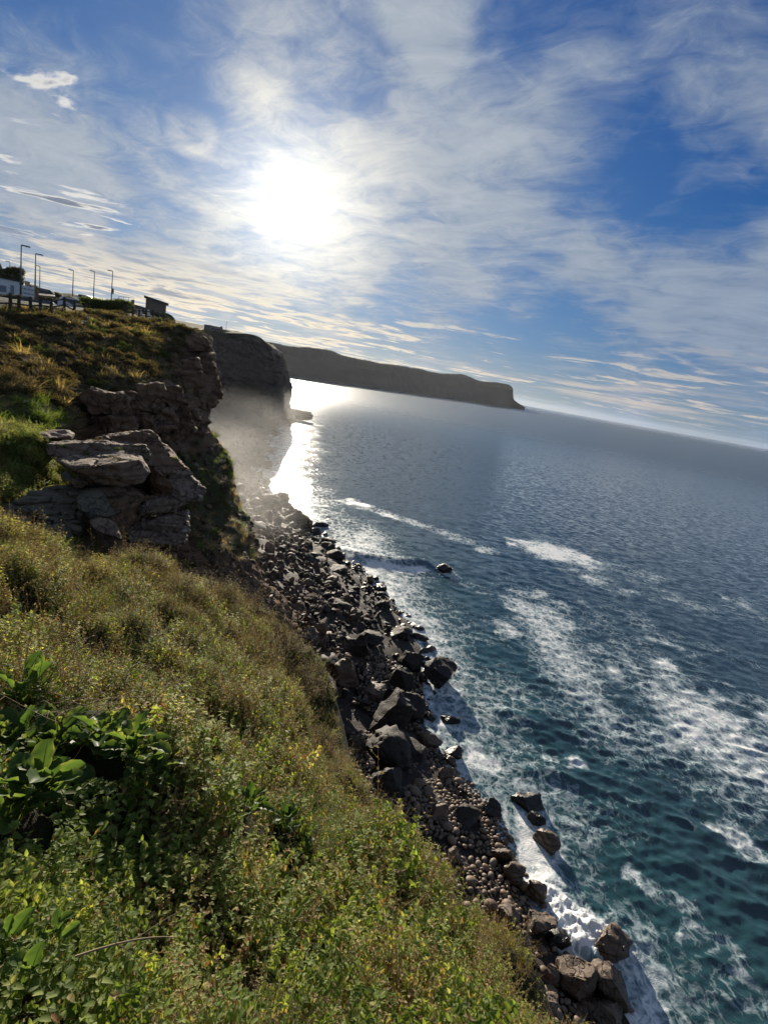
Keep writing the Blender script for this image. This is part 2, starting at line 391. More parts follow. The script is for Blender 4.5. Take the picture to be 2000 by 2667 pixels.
    ctr = sea_pt(1520, 2440); bo = np.exp(-(((X - ctr[0]) / 2.1) ** 2 + ((Y - ctr[1]) / 1.7) ** 2)) + .6 * np.exp(-(((X - sea_pt(1450, 2340)[0]) / 1.0) ** 2 + ((Y - sea_pt(1450, 2340)[1]) / 1.5) ** 2))
    Z += bo * (.45 + .36 * fbm(P3, 1.0, 4, 79) + .20 * fbm(P3, 2.8, 3, 80, ridged=True)) * smoothstep(30, 24, Y)
    fo = np.maximum(fo, bo * .98)
    V = np.stack([X + DX, Y + DY, Z], -1)
    m, t = material('sea_water')
    pos = t.pos(); foam = t.attr('foam'); shal = t.attr('shallow')
    wv = t.vadd(pos, t.vmul(t.noise(pos, .8, 3, .6, color=True), (1.6, 1.0, 0.0)))
    wv = t.vmul(wv, (1.0, .62, 0.0))
    lace = 1.0 - t.voro(wv, 1.15, 'DISTANCE_TO_EDGE').smooth(0.0, .26)
    lace2 = 1.0 - t.voro(wv, 3.4, 'DISTANCE_TO_EDGE').smooth(0.0, .30)
    blot = t.noise(t.vmul(wv, (1.0, 1.0, 1.0)), 1.5, 8, .66, .4)
    streak = t.noise(t.vmul(wv, (.28, 1.6, 1.0)), 1.0, 6, .62, .7)
    coarse = t.noise(pos, .33, 5, .6, .6)
    pat = lace * .13 + lace2 * .13 + blot * .40 + streak * .42 + coarse * .20
    cover = (pat + foam * .84 - .935).smooth(.0, .19)
    solid = (pat + foam * .84 - 1.06).smooth(.0, .30)
    f = (cover * .55 + solid * .5).clamp() * (foam).smooth(.05, .25)
    deepc = t.mix(shal, (.014, .038, .050), (.014, .052, .057))
    under = (foam.smooth(.25, .9) * .55 + (t.noise(pos, .35, 3, .5) - .45).clamp() * .35)
    wcol = t.mix(under.clamp(), deepc, (.035, .105, .115))
    b1 = t.noise(t.vmul(pos, (1.0, .6, 1.0)), 2.4, 5, .6); b2 = t.noise(pos, 9.0, 3, .6)
    nb = t.bump(b1 * .75 + b2 * .18, .6, .12)
    nv_ = t.vadd(t.noise(t.vmul(pos, (.62, 1.0, 0.0)), 1.15, 5, .62, color=True), (-.5, -.5, -.5))
    k_ = t.attr('ripple'); nn_ = t.node('ShaderNodeVectorMath', operation='NORMALIZE'); t.put(nn_.inputs[0], t.vadd(nb, t.vmul(t.vmul(nv_, (.64, .98, 0.0)), t.comb(k_, k_, k_)))); nrm = t.out(nn_)
    water = t.principled(wcol, t.attr('chop'), nrm, 1.0, ior=1.333)
    nf = t.bump(blot * .6 + b2 * .4, .6, .12)
    fcol = t.mix(solid, (.34, .42, .45), (.70, .71, .70))
    fm = t.principled(fcol, .6, nf, .25)
    t.surf(t.mixsh(f, water, fm))
    me = mesh_np('sea', V.reshape(-1, 3), grid_faces(*X.shape), m)
    set_attr(me, 'chop', np.broadcast_to((.05 + .27 * smoothstep(90, 600, r) - .12 * smoothstep(2200, 6000, r))[:, None], X.shape)); set_attr(me, 'ripple', np.broadcast_to((.45 + .50 * smoothstep(25, 140, r) - .62 * smoothstep(150, 700, r))[:, None], X.shape)); set_attr(me, 'foam', np.clip(fo, 0, 1.25)); set_attr(me, 'shallow', np.clip(smoothstep(26, 2, sd) * .9, 0, 1))
    o = link('sea', me); tag(o, 'dark teal sea with streaks of white foam', kind='structure')
build_sea()
# ---------------------------------------------------------------- ground materials
def rock_material(name, a, b, c, wet=0.0, scale=1.0, strata=1.0, lichen=None, tide=False):
    seed_off = float(sum(map(ord, name)) % 40)
    m, t = material(name); pos = t.pos()
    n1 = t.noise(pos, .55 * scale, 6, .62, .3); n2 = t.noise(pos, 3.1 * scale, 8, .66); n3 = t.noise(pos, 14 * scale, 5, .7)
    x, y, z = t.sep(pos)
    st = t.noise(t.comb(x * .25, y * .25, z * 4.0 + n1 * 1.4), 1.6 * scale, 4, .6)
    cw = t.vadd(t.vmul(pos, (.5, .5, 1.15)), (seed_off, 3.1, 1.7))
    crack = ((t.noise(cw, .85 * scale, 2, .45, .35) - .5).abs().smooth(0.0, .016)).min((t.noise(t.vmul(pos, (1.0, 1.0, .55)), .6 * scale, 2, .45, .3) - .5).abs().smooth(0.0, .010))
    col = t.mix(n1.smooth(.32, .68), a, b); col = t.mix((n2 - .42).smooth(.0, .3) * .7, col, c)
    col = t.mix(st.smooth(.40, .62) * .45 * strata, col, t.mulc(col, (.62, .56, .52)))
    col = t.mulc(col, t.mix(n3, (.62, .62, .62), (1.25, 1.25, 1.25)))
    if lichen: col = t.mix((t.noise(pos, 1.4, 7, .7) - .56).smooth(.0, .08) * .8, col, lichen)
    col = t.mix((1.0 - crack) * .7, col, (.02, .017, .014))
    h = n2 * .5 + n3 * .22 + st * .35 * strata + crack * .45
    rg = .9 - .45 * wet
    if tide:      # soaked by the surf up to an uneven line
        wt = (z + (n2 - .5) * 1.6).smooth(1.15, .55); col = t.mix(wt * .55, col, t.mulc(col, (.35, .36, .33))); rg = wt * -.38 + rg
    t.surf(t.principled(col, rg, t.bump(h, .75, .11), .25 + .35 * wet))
    return m
ROCK_CLIFF = rock_material('cliff_sandstone', (.105, .062, .037), (.165, .104, .066), (.225, .155, .104))
ROCK_LEDGE = rock_material('ledge_limestone', (.115, .076, .050), (.175, .125, .090), (.24, .18, .135), scale=1.7, lichen=(.27, .225, .18))
ROCK_FLAG = rock_material('flagstone', (.075, .068, .05), (.12, .11, .08), (.17, .15, .105), scale=1.5)
ROCK_WHITE = rock_material('lichened_limestone', (.115, .078, .056), (.18, .135, .105), (.30, .255, .22), scale=1.6, lichen=(.40, .36, .32))
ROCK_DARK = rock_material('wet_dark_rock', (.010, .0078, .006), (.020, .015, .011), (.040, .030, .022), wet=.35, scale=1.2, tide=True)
ROCK_BROWN = rock_material('brown_boulder', (.075, .047, .029), (.125, .083, .054), (.19, .135, .092), wet=.45, scale=1.4, lichen=(.22, .185, .135), tide=True)
ROCK_TALUS = rock_material('talus_earth', (.052, .034, .022), (.080, .054, .036), (.11, .08, .056), scale=.9, strata=.5)
def veg_ground(name, soil, green, dry, rockc=None):
    m, t = material(name); pos = t.pos(); n1 = t.noise(pos, .45, 5, .6); n2 = t.noise(pos, 2.3, 7, .68); n3 = t.noise(pos, 18, 4, .7)
    col = t.mix((n2 - .35).smooth(0.0, .3), soil, green); col = t.mix((n1 - .45).smooth(0.0, .2) * .8, col, dry)
    col = t.mulc(col, t.mix(n3, (.4, .4, .4), (1.5, 1.5, 1.5)))
    h = n2 * .6 + n3 * .5
    rough = .95
    if rockc:
        rk = t.attr('rock'); st = t.noise(t.vmul(pos, (.3, .3, 2.6)), 1.5, 5, .62); n4 = t.noise(pos, 1.1, 7, .66)
        crack = ((t.noise(t.vmul(pos, (.4, .4, 1.2)), .62, 2, .45, .3) - .5).abs().smooth(0.0, .016)).min((t.noise(t.vmul(pos, (1.0, 1.0, .45)), .5, 2, .45, .3) - .5).abs().smooth(0.0, .012))
        rc = t.mix(n4.smooth(.3, .7), rockc[0], rockc[1]); rc = t.mix((st - .5).smooth(0.0, .15) * .5, rc, rockc[2]); rc = t.mix((1.0 - crack) * .6, rc, (.03, .025, .02))
        f = (rk + (n2 - .5) * .7).smooth(.35, .6)
        col = t.mix(f, col, rc); h = h + f * (st * .5 + crack * .5)
    t.surf(t.principled(col, rough, t.bump(h, .8, .12), .15))
    return m
SOIL = veg_ground('slope_soil', (.030, .024, .015), (.022, .034, .010), (.055, .043, .022))
CLIFF_MIX = veg_ground('cliff_and_turf', (.045, .036, .022), (.040, .052, .018), (.10, .082, .042), ((.105, .062, .037), (.160, .102, .065), (.22, .155, .105)))
TURF = veg_ground('clifftop_turf', (.035, .036, .016), (.045, .075, .018), (.07, .062, .030))
BAYMAT = veg_ground('dark_headland', (.03, .026, .016), (.03, .038, .014), (.06, .05, .028), ((.055, .042, .034), (.085, .066, .053), (.12, .10, .085)))
BEACH = rock_material('beach_ground', (.016, .012, .009), (.030, .023, .017), (.05, .039, .03), wet=.2, scale=1.5, strata=.2)

# ---------------------------------------------------------------- near slope (heightfield above a cliff edge)
EDGE_PX = [(-400, 1300, 20), (-150, 1335, 18), (0, 1345, 16.2), (140, 1385, 16), (260, 1420, 16.4), (400, 1462, 16.8), (530, 1500, 17.2), (640, 1548, 17), (735, 1620, 15.8), (810, 1700, 14.6), (838, 1790, 13.4), (852, 1900, 11.6), (905, 2010, 10.0), (1000, 2130, 8.6), (1080, 2230, 7.6), (1160, 2335, 6.7), (1300, 2490, 5.6), (1440, 2667, 4.6), (1560, 2850, 3.9)]
EDGE = np.array([at(*p) for p in EDGE_PX]); EDGE[:, 2] -= .22
EDGE = np.vstack([EDGE, [[3.2, .5, 20.7], [4.4, -3, 21.3]]])
_ctl = list(EDGE) + [at(*p) - [0, 0, .32] for p in [(0, 2660, 1.75), (500, 2660, 1.75), (1000, 2660, 2.1), (1250, 2660, 3.0), (0, 2300, 2.5), (500, 2300, 2.9), (900, 2300, 4.0), (0, 2000, 3.7), (300, 2000, 3.9), (600, 2000, 4.9), (800, 2010, 7.0),
        (0, 1800, 5.4), (300, 1800, 6.2), (600, 1800, 7.8), (760, 1800, 11.2), (0, 1600, 8.4), (300, 1600, 9.2), (550, 1650, 11), (700, 1700, 12.6), (0, 1460, 11.8), (200, 1480, 12.4), (400, 1540, 13)]]
_ctl += [np.array(p) for p in [(0, 0, 23.25), (-2, -2, 23.5), (-6, 0, 23.5), (-12, 3, 23.4), (-16, 10, 22.4), (2, -3, 22.6)]]
_slope = tps(_ctl)
def slope_z(x, y):
    x = np.asarray(x, float); y = np.asarray(y, float)
    d, sg, par = poly_dist(x, y, EDGE); out = sg < 0
    i = np.clip(par.astype(int), 0, len(EDGE) - 2); f = par - i; ex = EDGE[i, 0] + (EDGE[i + 1, 0] - EDGE[i, 0]) * f; ey = EDGE[i, 1] + (EDGE[i + 1, 1] - EDGE[i, 1]) * f
    zi = np.minimum(_slope(np.where(out, ex, x), np.where(out, ey, y)), 23.8)
    P = np.stack([x, y, np.zeros_like(x)], -1)
    mound = .40 * fbm(P, .40, 3, 51) + .20 * fbm(P, 1.2, 3, 52)
    cid, ced = cells(np.stack([x, y, np.zeros_like(x)], -1) / 1.25 + .25 * np.stack([fbm(P, .7, 2, 57), fbm(P, .7, 2, 58), 0 * x], -1) * [1, 1, 0], 59)
    mound = mound + (.30 + .30 * cid) * smoothstep(0, .55, ced) - .22
    zi = zi + mound * smoothstep(.3, 3.0, np.hypot(x, y)) * np.where(out, np.exp(-d), 1)
    drop = np.where(out, .25 * np.minimum(d, .8) + 2.6 * np.maximum(d - .5, 0), 0)
    return np.where(out, np.maximum(zi - drop, -4.0), zi)
def build_slope():
    gx = np.arange(-20, 12.01, .14); gy = np.arange(-5, 27.01, .14); X, Y = np.meshgrid(gx, gy)
    Z = slope_z(X, Y); P = np.stack([X, Y, Z], -1)
    Z = Z + .05 * fbm(P, 3.0, 3, 55)
    me = mesh_np('vegetated_slope', np.stack([X, Y, Z], -1).reshape(-1, 3), grid_faces(*X.shape), SOIL)
    o = link('vegetated_slope_ground', me); tag(o, 'dark soil of the overgrown slope at the cliff edge', kind='structure')
build_slope()

# ---------------------------------------------------------------- promontory with cliff face
def ap(px, py, r): return at(px, py, r)
W = lambda *a: np.array(a, float)
PROM = [
    [ap(-420, 788, 50), ap(-150, 795, 52), ap(0, 800, 55), ap(150, 808, 58), ap(300, 826, 63), ap(420, 838, 66), ap(495, 856, 64), ap(541, 874, 59), W(-26, 67, 26.0), W(-42, 84, 26.5), W(-66, 104, 27)],
    [ap(-420, 850, 44), ap(-150, 850, 45), ap(0, 850, 48), ap(150, 850, 50), ap(300, 862, 54), ap(420, 874, 57), ap(505, 890, 57), ap(553, 905, 55.5), W(-24.4, 65, 23.5), W(-40, 83, 23), W(-62, 103, 22)],
    [ap(-420, 930, 36), ap(-150, 930, 37), ap(0, 925, 40), ap(150, 920, 43), ap(300, 925, 46), ap(400, 935, 49), ap(470, 950, 52), ap(566, 968, 53.0), W(-23.2, 63, 20.5), W(-38, 82, 19), W(-58, 102, 17)],
    [ap(-420, 1010, 29), ap(-150, 1005, 31), ap(0, 995, 33), ap(150, 985, 36), ap(260, 1000, 38.5), ap(345, 985, 41.5), ap(468, 1008, 45), ap(568, 1034, 51.5), W(-22.8, 61.5, 17.5), W(-36, 82, 15), W(-54, 101, 13)],
    [ap(-420, 1090, 24), ap(-150, 1085, 25.5), ap(0, 1065, 28), ap(140, 1085, 30), ap(215, 1100, 34.5), ap(335, 1085, 38.5), ap(478, 1075, 43), ap(535, 1066, 50), W(-23.4, 61, 15), W(-35, 82, 13), W(-52, 100, 11)],
    [ap(-420, 1180, 22), ap(-150, 1170, 23), ap(0, 1150, 25), ap(120, 1150, 27), ap(225, 1180, 33.5), ap(345, 1170, 37.5), ap(482, 1130, 41.5), ap(548, 1120, 47.5), W(-21.4, 59, 12.5), W(-33, 80, 10.5), W(-50, 100, 9)],
    [ap(-420, 1300, 21), ap(-150, 1280, 22), ap(0, 1250, 23.5), ap(120, 1260, 24.5), ap(245, 1290, 31.5), ap(380, 1290, 34.5), ap(500, 1230, 39), ap(585, 1230, 45.5), W(-18.4, 56, 9.5), W(-31, 79, 8.5), W(-48, 100, 7)],
    [W(-18, 12, 15), W(-15, 14, 15), ap(0, 1400, 20), ap(140, 1420, 21), ap(300, 1430, 27), ap(430, 1420, 30.5), ap(540, 1380, 35), ap(628, 1370, 43.5), W(-15.6, 54, 7), W(-28, 78, 6.0), W(-45, 100, 5.5)],
    [W(-12, 13, 9), W(-11, 15, 9), W(-9.5, 17, 9.5), W(-8.2, 20, 9.5), W(-8, 24, 9), W(-7.5, 28, 8.5), ap(640, 1540, 33), ap(690, 1520, 40), W(-12.5, 51, 4.6), W(-24, 77, 4.2), W(-41, 100, 4.2)],
    [W(-6, 14, 3.2), W(-5, 17, 3.2), W(-4, 20, 3.4), W(-4, 24, 3.6), W(-4, 28, 3.6), W(-4.3, 32, 3.6), W(-4.6, 37, 3.4), W(-4.8, 43, 3.0), W(-8.0, 53, 2.6), W(-20, 77, 2.6), W(-36, 100, 2.6)],
]
# how much bare rock shows: rows as above
PROM_ROCK = np.array([
    [0, 0, 0, 0, 0, .0, .3, 1, 1, .8, .6], [0, 0, 0, 0, 0, .05, .45, 1, 1, 1, .8], [0, 0, 0, 0, .0, .15, .8, 1, 1, 1, 1], [.0, 0, .0, 0, .25, .25, .7, 1, 1, 1, 1],
    [.2, .2, .1, .2, 1, 1, 1, 1, 1, 1, 1], [.3, .3, .2, .3, 1, 1, 1, .9, .9, 1, 1], [.6, .6, .6, .6, 1, .9, .35, .3, .6, .9, .9], [.8, .8, .8, .8, .8, .7, .3, .35, .7, .9, .9], [.8, .8, .8, .8, .8, .8, .7, .75, .9, .9, .9], [1] * 11])
def blocky(G, amt, size=(2.2, 2.2, 1.1), seed=0, depth=.55):
    """push a cliff sheet in and out in jointed blocks"""
    P = G / np.array(size); P = P + .35 * np.stack([fbm(G, .35, 3, seed + k) for k in range(3)], -1)
    idv, edge = cells(P, seed); idv2, edge2 = cells(P * 2.3 + 7, seed + 3)
    return amt * (depth * (idv - .5) - depth * .35 * smoothstep(.16, 0, edge) + depth * .4 * (idv2 - .5) - depth * .14 * smoothstep(.14, 0, edge2))
def build_promontory():
    nu, nv = 330, 270
    G = loft(PROM, nu, nv); N = grid_normals(G)
    if N[nv // 3, nu // 2, 1] > 0: N = -N
    rk = loft([np.c_[r, r * 0, r * 0] for r in PROM_ROCK], nu, nv)[..., 0]
    rk = np.clip(rk + .22 * fbm(G, .4, 3, 9), 0, 1)
    disp = blocky(G, rk, seed=3) + (1 - rk) * (.75 * fbm(G, .30, 4, 61) + .32 * fbm(G, 1.1, 3, 62)) + .22 * rk * fbm(G, .9, 4, 63)
    lay = (G[..., 2] + .06 * G[..., 0] + .5 * fbm(G, .25, 2, 66)) / .62
    disp = disp + rk * .42 * (_hash(np.floor(lay).astype(np.int64), np.floor(G[..., 0] * .22 + G[..., 1] * .18 + 40).astype(np.int64), 0, 67) - .5) - rk * .16 * smoothstep(.82, 1.0, np.abs((lay % 1) - .5) * 2)
    gull = fbm(G * [1, 1, .18], .5, 3, 64, ridged=True); low = smoothstep(.50, .72, np.linspace(0, 1, nv))[:, None] * smoothstep(1, .8, np.linspace(0, 1, nv))[:, None]
    disp = disp + low * 1.0 * gull * (1 - rk * .5)
    G = G + N * disp[..., None]
    me = mesh_np('promontory_cliff', G.reshape(-1, 3), grid_faces(nv, nu), CLIFF_MIX); set_attr(me, 'rock', rk)
    o = link('promontory_cliff', me); tag(o, 'brown sandstone cliff with a rough overgrown slope above it', kind='structure')
    return o, G, rk
PROM_O, PROM_G, PROM_RK = build_promontory()

# ---------------------------------------------------------------- far bay wall and dark middle headland
BAY = [
    [W(-60, 92, 27), W(-84, 120, 29), W(-84, 160, 31), ap(430, 842, 196), ap(552, 864, 203), ap(640, 870, 208), ap(672, 877, 212), ap(692, 890, 216), W(-60, 240, 31), W(-75, 280, 31), W(-120, 330, 32), W(-230, 420, 34)],
    [W(-57, 92, 24), W(-79, 120, 25), W(-79, 160, 27), ap(430, 900, 192), ap(552, 896, 198), ap(640, 890, 206), ap(685, 895, 212), ap(708, 910, 216), W(-56, 241, 27), W(-70, 283, 27), W(-117, 334, 28), W(-226, 424, 29)],
    [W(-53, 92, 18), W(-72, 119, 18), W(-74, 160, 19), ap(430, 960, 186), ap(552, 950, 193), ap(640, 945, 202), ap(700, 940, 211), ap(726, 950, 216), W(-51, 242, 19), W(-66, 285, 19), W(-114, 337, 20), W(-222, 428, 20)],
    [W(-50, 92, 13), W(-65, 118, 12), W(-68, 158, 12), ap(430, 1010, 180), ap(552, 1000, 188), ap(640, 995, 199), ap(705, 990, 209), ap(735, 992, 215), W(-50, 242, 12), W(-64, 286, 12), W(-112, 338, 12), W(-220, 430, 12)],
    [W(-46, 92, 8), W(-56, 117, 7), W(-60, 156, 7), W(-62, 178, 7), W(-60, 190, 7), W(-56, 200, 6.5), ap(702, 1035, 206), ap(722, 1040, 212), W(-50, 242, 6), W(-64, 286, 6), W(-112, 338, 6), W(-220, 430, 6)],
    [W(-36, 96, 3), W(-42, 117, 3), W(-47, 152, 3), W(-51, 176, 3), W(-53, 188, 3), W(-52, 199, 3), W(-50, 206, 3), W(-49, 213, 2.4), W(-48, 243, 1), W(-63, 287, 1), W(-111, 339, 1), W(-219, 431, 1)],
    [W(-24, 96, -1.6), W(-26, 117, -1.6), W(-33, 152, -1.6), W(-38, 174, -1.6), W(-41, 186, -1.6), W(-43, 197, -1.6), W(-43, 206, -1.6), W(-42, 216, -1.6), W(-44, 245, -3), W(-60, 289, -3), W(-109, 341, -3), W(-216, 433, -3)],
]
def build_bay():
    nu, nv = 300, 150
    G = loft(BAY, nu, nv); N = grid_normals(G)
    if N[nv // 2, nu // 2, 1] > 0: N = -N
    v = np.linspace(0, 1, nv)[:, None]; rk = np.clip(smoothstep(.03, .2, v) + .3 * fbm(G, .06, 3, 9), 0, 1)
    low = smoothstep(.62, .75, v)
    disp = blocky(G, rk * (1 - low), (7, 7, 3.2), 13, 2.1) + .9 * fbm(G, .12, 4, 71) + low * 1.5 * fbm(G, .22, 4, 72, ridged=True)
    G = G + N * disp[..., None]
    me = mesh_np('middle_headland', G.reshape(-1, 3), grid_faces(nv, nu), BAYMAT); set_attr(me, 'rock', rk)
    o = link('middle_headland_cliff', me); tag(o, 'dark steep headland behind sea mist', kind='structure')
    # flat ground on top of it
    top = BAY[0][2:]; rows = [np.array(top), np.array([W(p[0] - 25, p[1] + 12, p[2] + .8) for p in top]), np.array([W(p[0] - 160, p[1] + 60, p[2] + 3) for p in top])]
    T = loft(rows, 60, 16); T[..., 2] += .4 * fbm(T, .05, 3, 5)
    me = mesh_np('headland_turf', T.reshape(-1, 3), grid_faces(16, 60), TURF); q = link('headland_turf', me); tag(q, 'grass on top of the dark headland', kind='structure')
build_bay()

# ---------------------------------------------------------------- long far headland
def build_far():
    m, t = material('far_hillside'); pos = t.pos(); n1 = t.noise(pos, .006, 6, .6); n2 = t.noise(pos, .03, 7, .66)
    z = t.sep(pos)[2]
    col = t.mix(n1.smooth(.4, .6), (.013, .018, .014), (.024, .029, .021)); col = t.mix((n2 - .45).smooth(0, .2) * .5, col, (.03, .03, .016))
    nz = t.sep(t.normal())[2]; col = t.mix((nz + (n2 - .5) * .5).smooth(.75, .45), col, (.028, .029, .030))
    t.surf(t.principled(col, .95, t.bump(n2, .8, 6.0), .1))
    top = [(560, 872), (640, 884), (710, 898), (775, 907), (854, 915), (897, 929), (975, 946), (1058, 959), (1140, 974), (1205, 979), (1244, 994), (1296, 1002), (1331, 1013), (1338, 1043), (1366, 1061)]
    rb = [1010, 1000, 990, 1060, 1150, 1200, 1300, 1480, 1700, 1900, 2050, 2230, 2420, 2470, 2560]
    rows = [[], [], [], [], []]
    for (x, y), r in zip(top, rb):
        T = at(x, y, r * 1.10 if x < 1290 else r * 1.01); u = T / 1.0; dirv = np.array([u[0], u[1], 0]) / math.hypot(u[0], u[1])
        base = dirv * r
        back = dirv * (r * 1.6); zt = max(T[2], 1.5)
        rows[0].append([*base[:2], -4]); k = .30 if x < 1290 else .97
        c = base + (np.array([T[0], T[1], 0]) - base) * .12; rows[1].append([*c[:2], zt * (.34 if x < 1290 else .62)])
        c = base + (np.array([T[0], T[1], 0]) - base) * .45; rows[2].append([*c[:2], zt * (.66 if x < 1290 else .9)])
        rows[3].append([T[0], T[1], zt]); rows[4].append([*back[:2], -8])
    G = loft([np.array(r) for r in rows], 420, 70); N = grid_normals(G)
    if N[20, 200, 2] < 0: N = -N
    f = smoothstep(0, .08, np.linspace(0, 1, 70))[:, None]
    G = G + N * (f * (4.5 * fbm(G, .012, 5, 91) + 2.2 * fbm(G, .05, 4, 92, ridged=True)))[..., None] * .7
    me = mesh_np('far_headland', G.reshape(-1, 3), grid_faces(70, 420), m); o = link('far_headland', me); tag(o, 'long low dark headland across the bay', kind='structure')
build_far()

# ---------------------------------------------------------------- clifftop ground behind the fence
_plat = tps([*[p for p in PROM[0]], *[ap(*p) for p in [(-420, 770, 80), (-200, 765, 85), (0, 778, 80), (120, 790, 80), (220, 800, 85), (330, 812, 85), (410, 818, 92), (60, 772, 100), (150, 775, 125), (220, 788, 140), (290, 794, 141), (125, 771, 180),
          (200, 782, 190), (30, 758, 130), (-150, 745, 150), (-420, 740, 150), (350, 814, 110), (440, 832, 110)]], W(-40, 120, 28), W(-62, 125, 28.6), W(-80, 160, 30.5), W(-120, 230, 33), W(-220, 260, 36), W(-40, 40, 25.6)])
def plat_z(x, y): return _plat(np.asarray(x, float), np.asarray(y, float))
def build_plateau():
    top = np.vstack([catmull(np.array(PROM[0]), 80)]); rows = []
    for k, (s, dx, dy) in enumerate([(0, 0, 0), (0, -2, 2), (0, -5, 6), (0, -10, 14), (0, -18, 26), (0, -30, 44), (0, -45, 66), (0, -66, 98), (0, -100, 140), (0, -150, 190)]):
        q = top.copy(); q[:, 0] += dx; q[:, 1] += dy
        if k: q[:, 2] = plat_z(q[:, 0], q[:, 1])
        rows.append(q)
    G = np.array(rows); G = np.stack([catmull(G[:, j], 60) for j in range(80)], 1); 
    G[1:, :, 2] += .12 * fbm(G[1:], .3, 3, 15)
    me = mesh_np('clifftop_turf', G.reshape(-1, 3), grid_faces(60, 80), TURF); o = link('clifftop_ground', me); tag(o, 'grassy clifftop ground behind the wooden fence', kind='structure')
build_plateau()

# ---------------------------------------------------------------- beach sheet
def beach_z(x, y):
    d, sg, _ = poly_dist(np.asarray(x, float), np.asarray(y, float), SHORE); sd = d * sg
    return np.where(sd > 0, -.22 * sd, np.minimum(-.26 * sd, 3.4)) - .05
def build_beach():
    S_ = SHORE[:20]; c = np.array([catmull(S_, 420)])[0]; tan = np.gradient(c, axis=0); nrm = np.stack([-tan[:, 1], tan[:, 0]], 1); nrm /= np.linalg.norm(nrm, axis=1)[:, None]
    offs = np.r_[np.linspace(-9, -2, 10), np.linspace(-1.6, 16, 70)]
    X = c[None, :, 0] + nrm[None, :, 0] * offs[:, None]; Y = c[None, :, 1] + nrm[None, :, 1] * offs[:, None]
    Z = np.where(offs < 0, .22 * offs, np.minimum(.26 * offs, 3.4 + .03 * offs))[:, None] + np.zeros_like(X) - .05
    P = np.stack([X, Y, Z], -1); Z = Z + .35 * fbm(P, .35, 4, 33) * smoothstep(-3, 3, offs)[:, None]
    me = mesh_np('beach', np.stack([X, Y, Z], -1).reshape(-1, 3), grid_faces(*X.shape), BEACH); o = link('beach_ground', me); tag(o, 'stony beach ground under boulders and cobbles', kind='structure')
build_beach()

# ---------------------------------------------------------------- sea haze
def build_haze():
    V = [(x, y, z) for z in (-6, 92) for (x, y) in ((-9000, -300), (13000, -300), (13000, 12500), (-9000, 12500))]
    me = mesh_np('haze', V, [[0, 3, 2, 1], [4, 5, 6, 7], [0, 1, 5, 4], [1, 2, 6, 5], [2, 3, 7, 6], [3, 0, 4, 7]], smooth=False)
    m, t = material('haze'); v = t.node('ShaderNodeVolumePrincipled'); v.inputs['Color'].default_value = (.80, .87, 1.0, 1); v.inputs['Density'].default_value = HAZE; v.inputs['Anisotropy'].default_value = .55
    o = t.node('ShaderNodeOutputMaterial'); t.nt.links.new(v.outputs[0], o.inputs['Volume']); me.materials.append(m)
    tag(link('haze', me), 'thin pale sea haze', 'haze', kind='stuff')
HAZE = .000015
build_haze()
# ---------------------------------------------------------------- rocks
def subdiv_to(bm, L, maxit=7):
    for _ in range(maxit):
        es = [e for e in bm.edges if e.calc_length() > L]
        if not es: break
        bmesh.ops.subdivide_edges(bm, edges=es, cuts=1, use_grid_fill=False)
        bmesh.ops.triangulate(bm, faces=bm.faces[:])
def hull_rock(name, pts, mat, edge=.18, rough=.08, seed=0, smooth=1, joint=0.0):
    """block spanned by surveyed corner points; origin at its base"""
    P = np.array(pts, float); c = np.array([P[:, 0].mean(), P[:, 1].mean(), P[:, 2].min()])
    bm = bmesh.new(); vs_ = [bm.verts.new(p - c) for p in P]
    r = bmesh.ops.convex_hull(bm, input=vs_)
    bmesh.ops.delete(bm, geom=[v for v in bm.verts if not v.link_faces], context='VERTS')
    subdiv_to(bm, edge)
    for _ in range(smooth): bmesh.ops.smooth_vert(bm, verts=bm.verts[:], factor=.5, use_axis_x=True, use_axis_y=True, use_axis_z=True)
    bm.normal_update(); V = np.array([v.co[:] for v in bm.verts]); N = np.array([v.normal[:] for v in bm.verts])
    Q = V + c
    d = rough * (1.3 * fbm(Q, .5 / max(edge * 4, .3), 4, seed) + .7 * fbm(Q, 2.0 / max(edge * 4, .3), 3, seed + 9))
    bedz = (Q[:, 2] + .12 * Q[:, 0] + .25 * fbm(Q, .6, 2, seed + 3)) * 2.6; bs = np.abs(bedz - np.round(bedz)) * 2
    d = d - rough * .9 * smoothstep(.80, 1.0, bs) + rough * .7 * (_hash(np.round(bedz).astype(np.int64), 0, 0, seed) - .5)
    amp_ = max(.10, rough * 1.5); lay_ = np.floor((Q[:, 2] + .10 * Q[:, 0] + .22 * fbm(Q, .5, 2, seed + 3)) / .30).astype(np.int64)
    N2 = N * [1, 1, .15]; V = V + N2 * (amp_ * 1.5 * (_hash(lay_, np.floor(Q[:, 0] * .7 + Q[:, 1] * .5 + 60).astype(np.int64), 0, seed) - .55))[:, None]
    if joint: d = d - joint * smoothstep(.035, 0, np.abs(fbm(Q * [.5, .5, 1.2], 1.0, 2, seed + 21)))
    V = V + N * d[:, None]
    for v, p in zip(bm.verts, V): v.co = p
    me = bpy.data.meshes.new(name); bm.to_mesh(me); bm.free(); me.materials.append(mat)
    me.polygons.foreach_set('use_smooth', np.ones(len(me.polygons), bool))
    return me, c
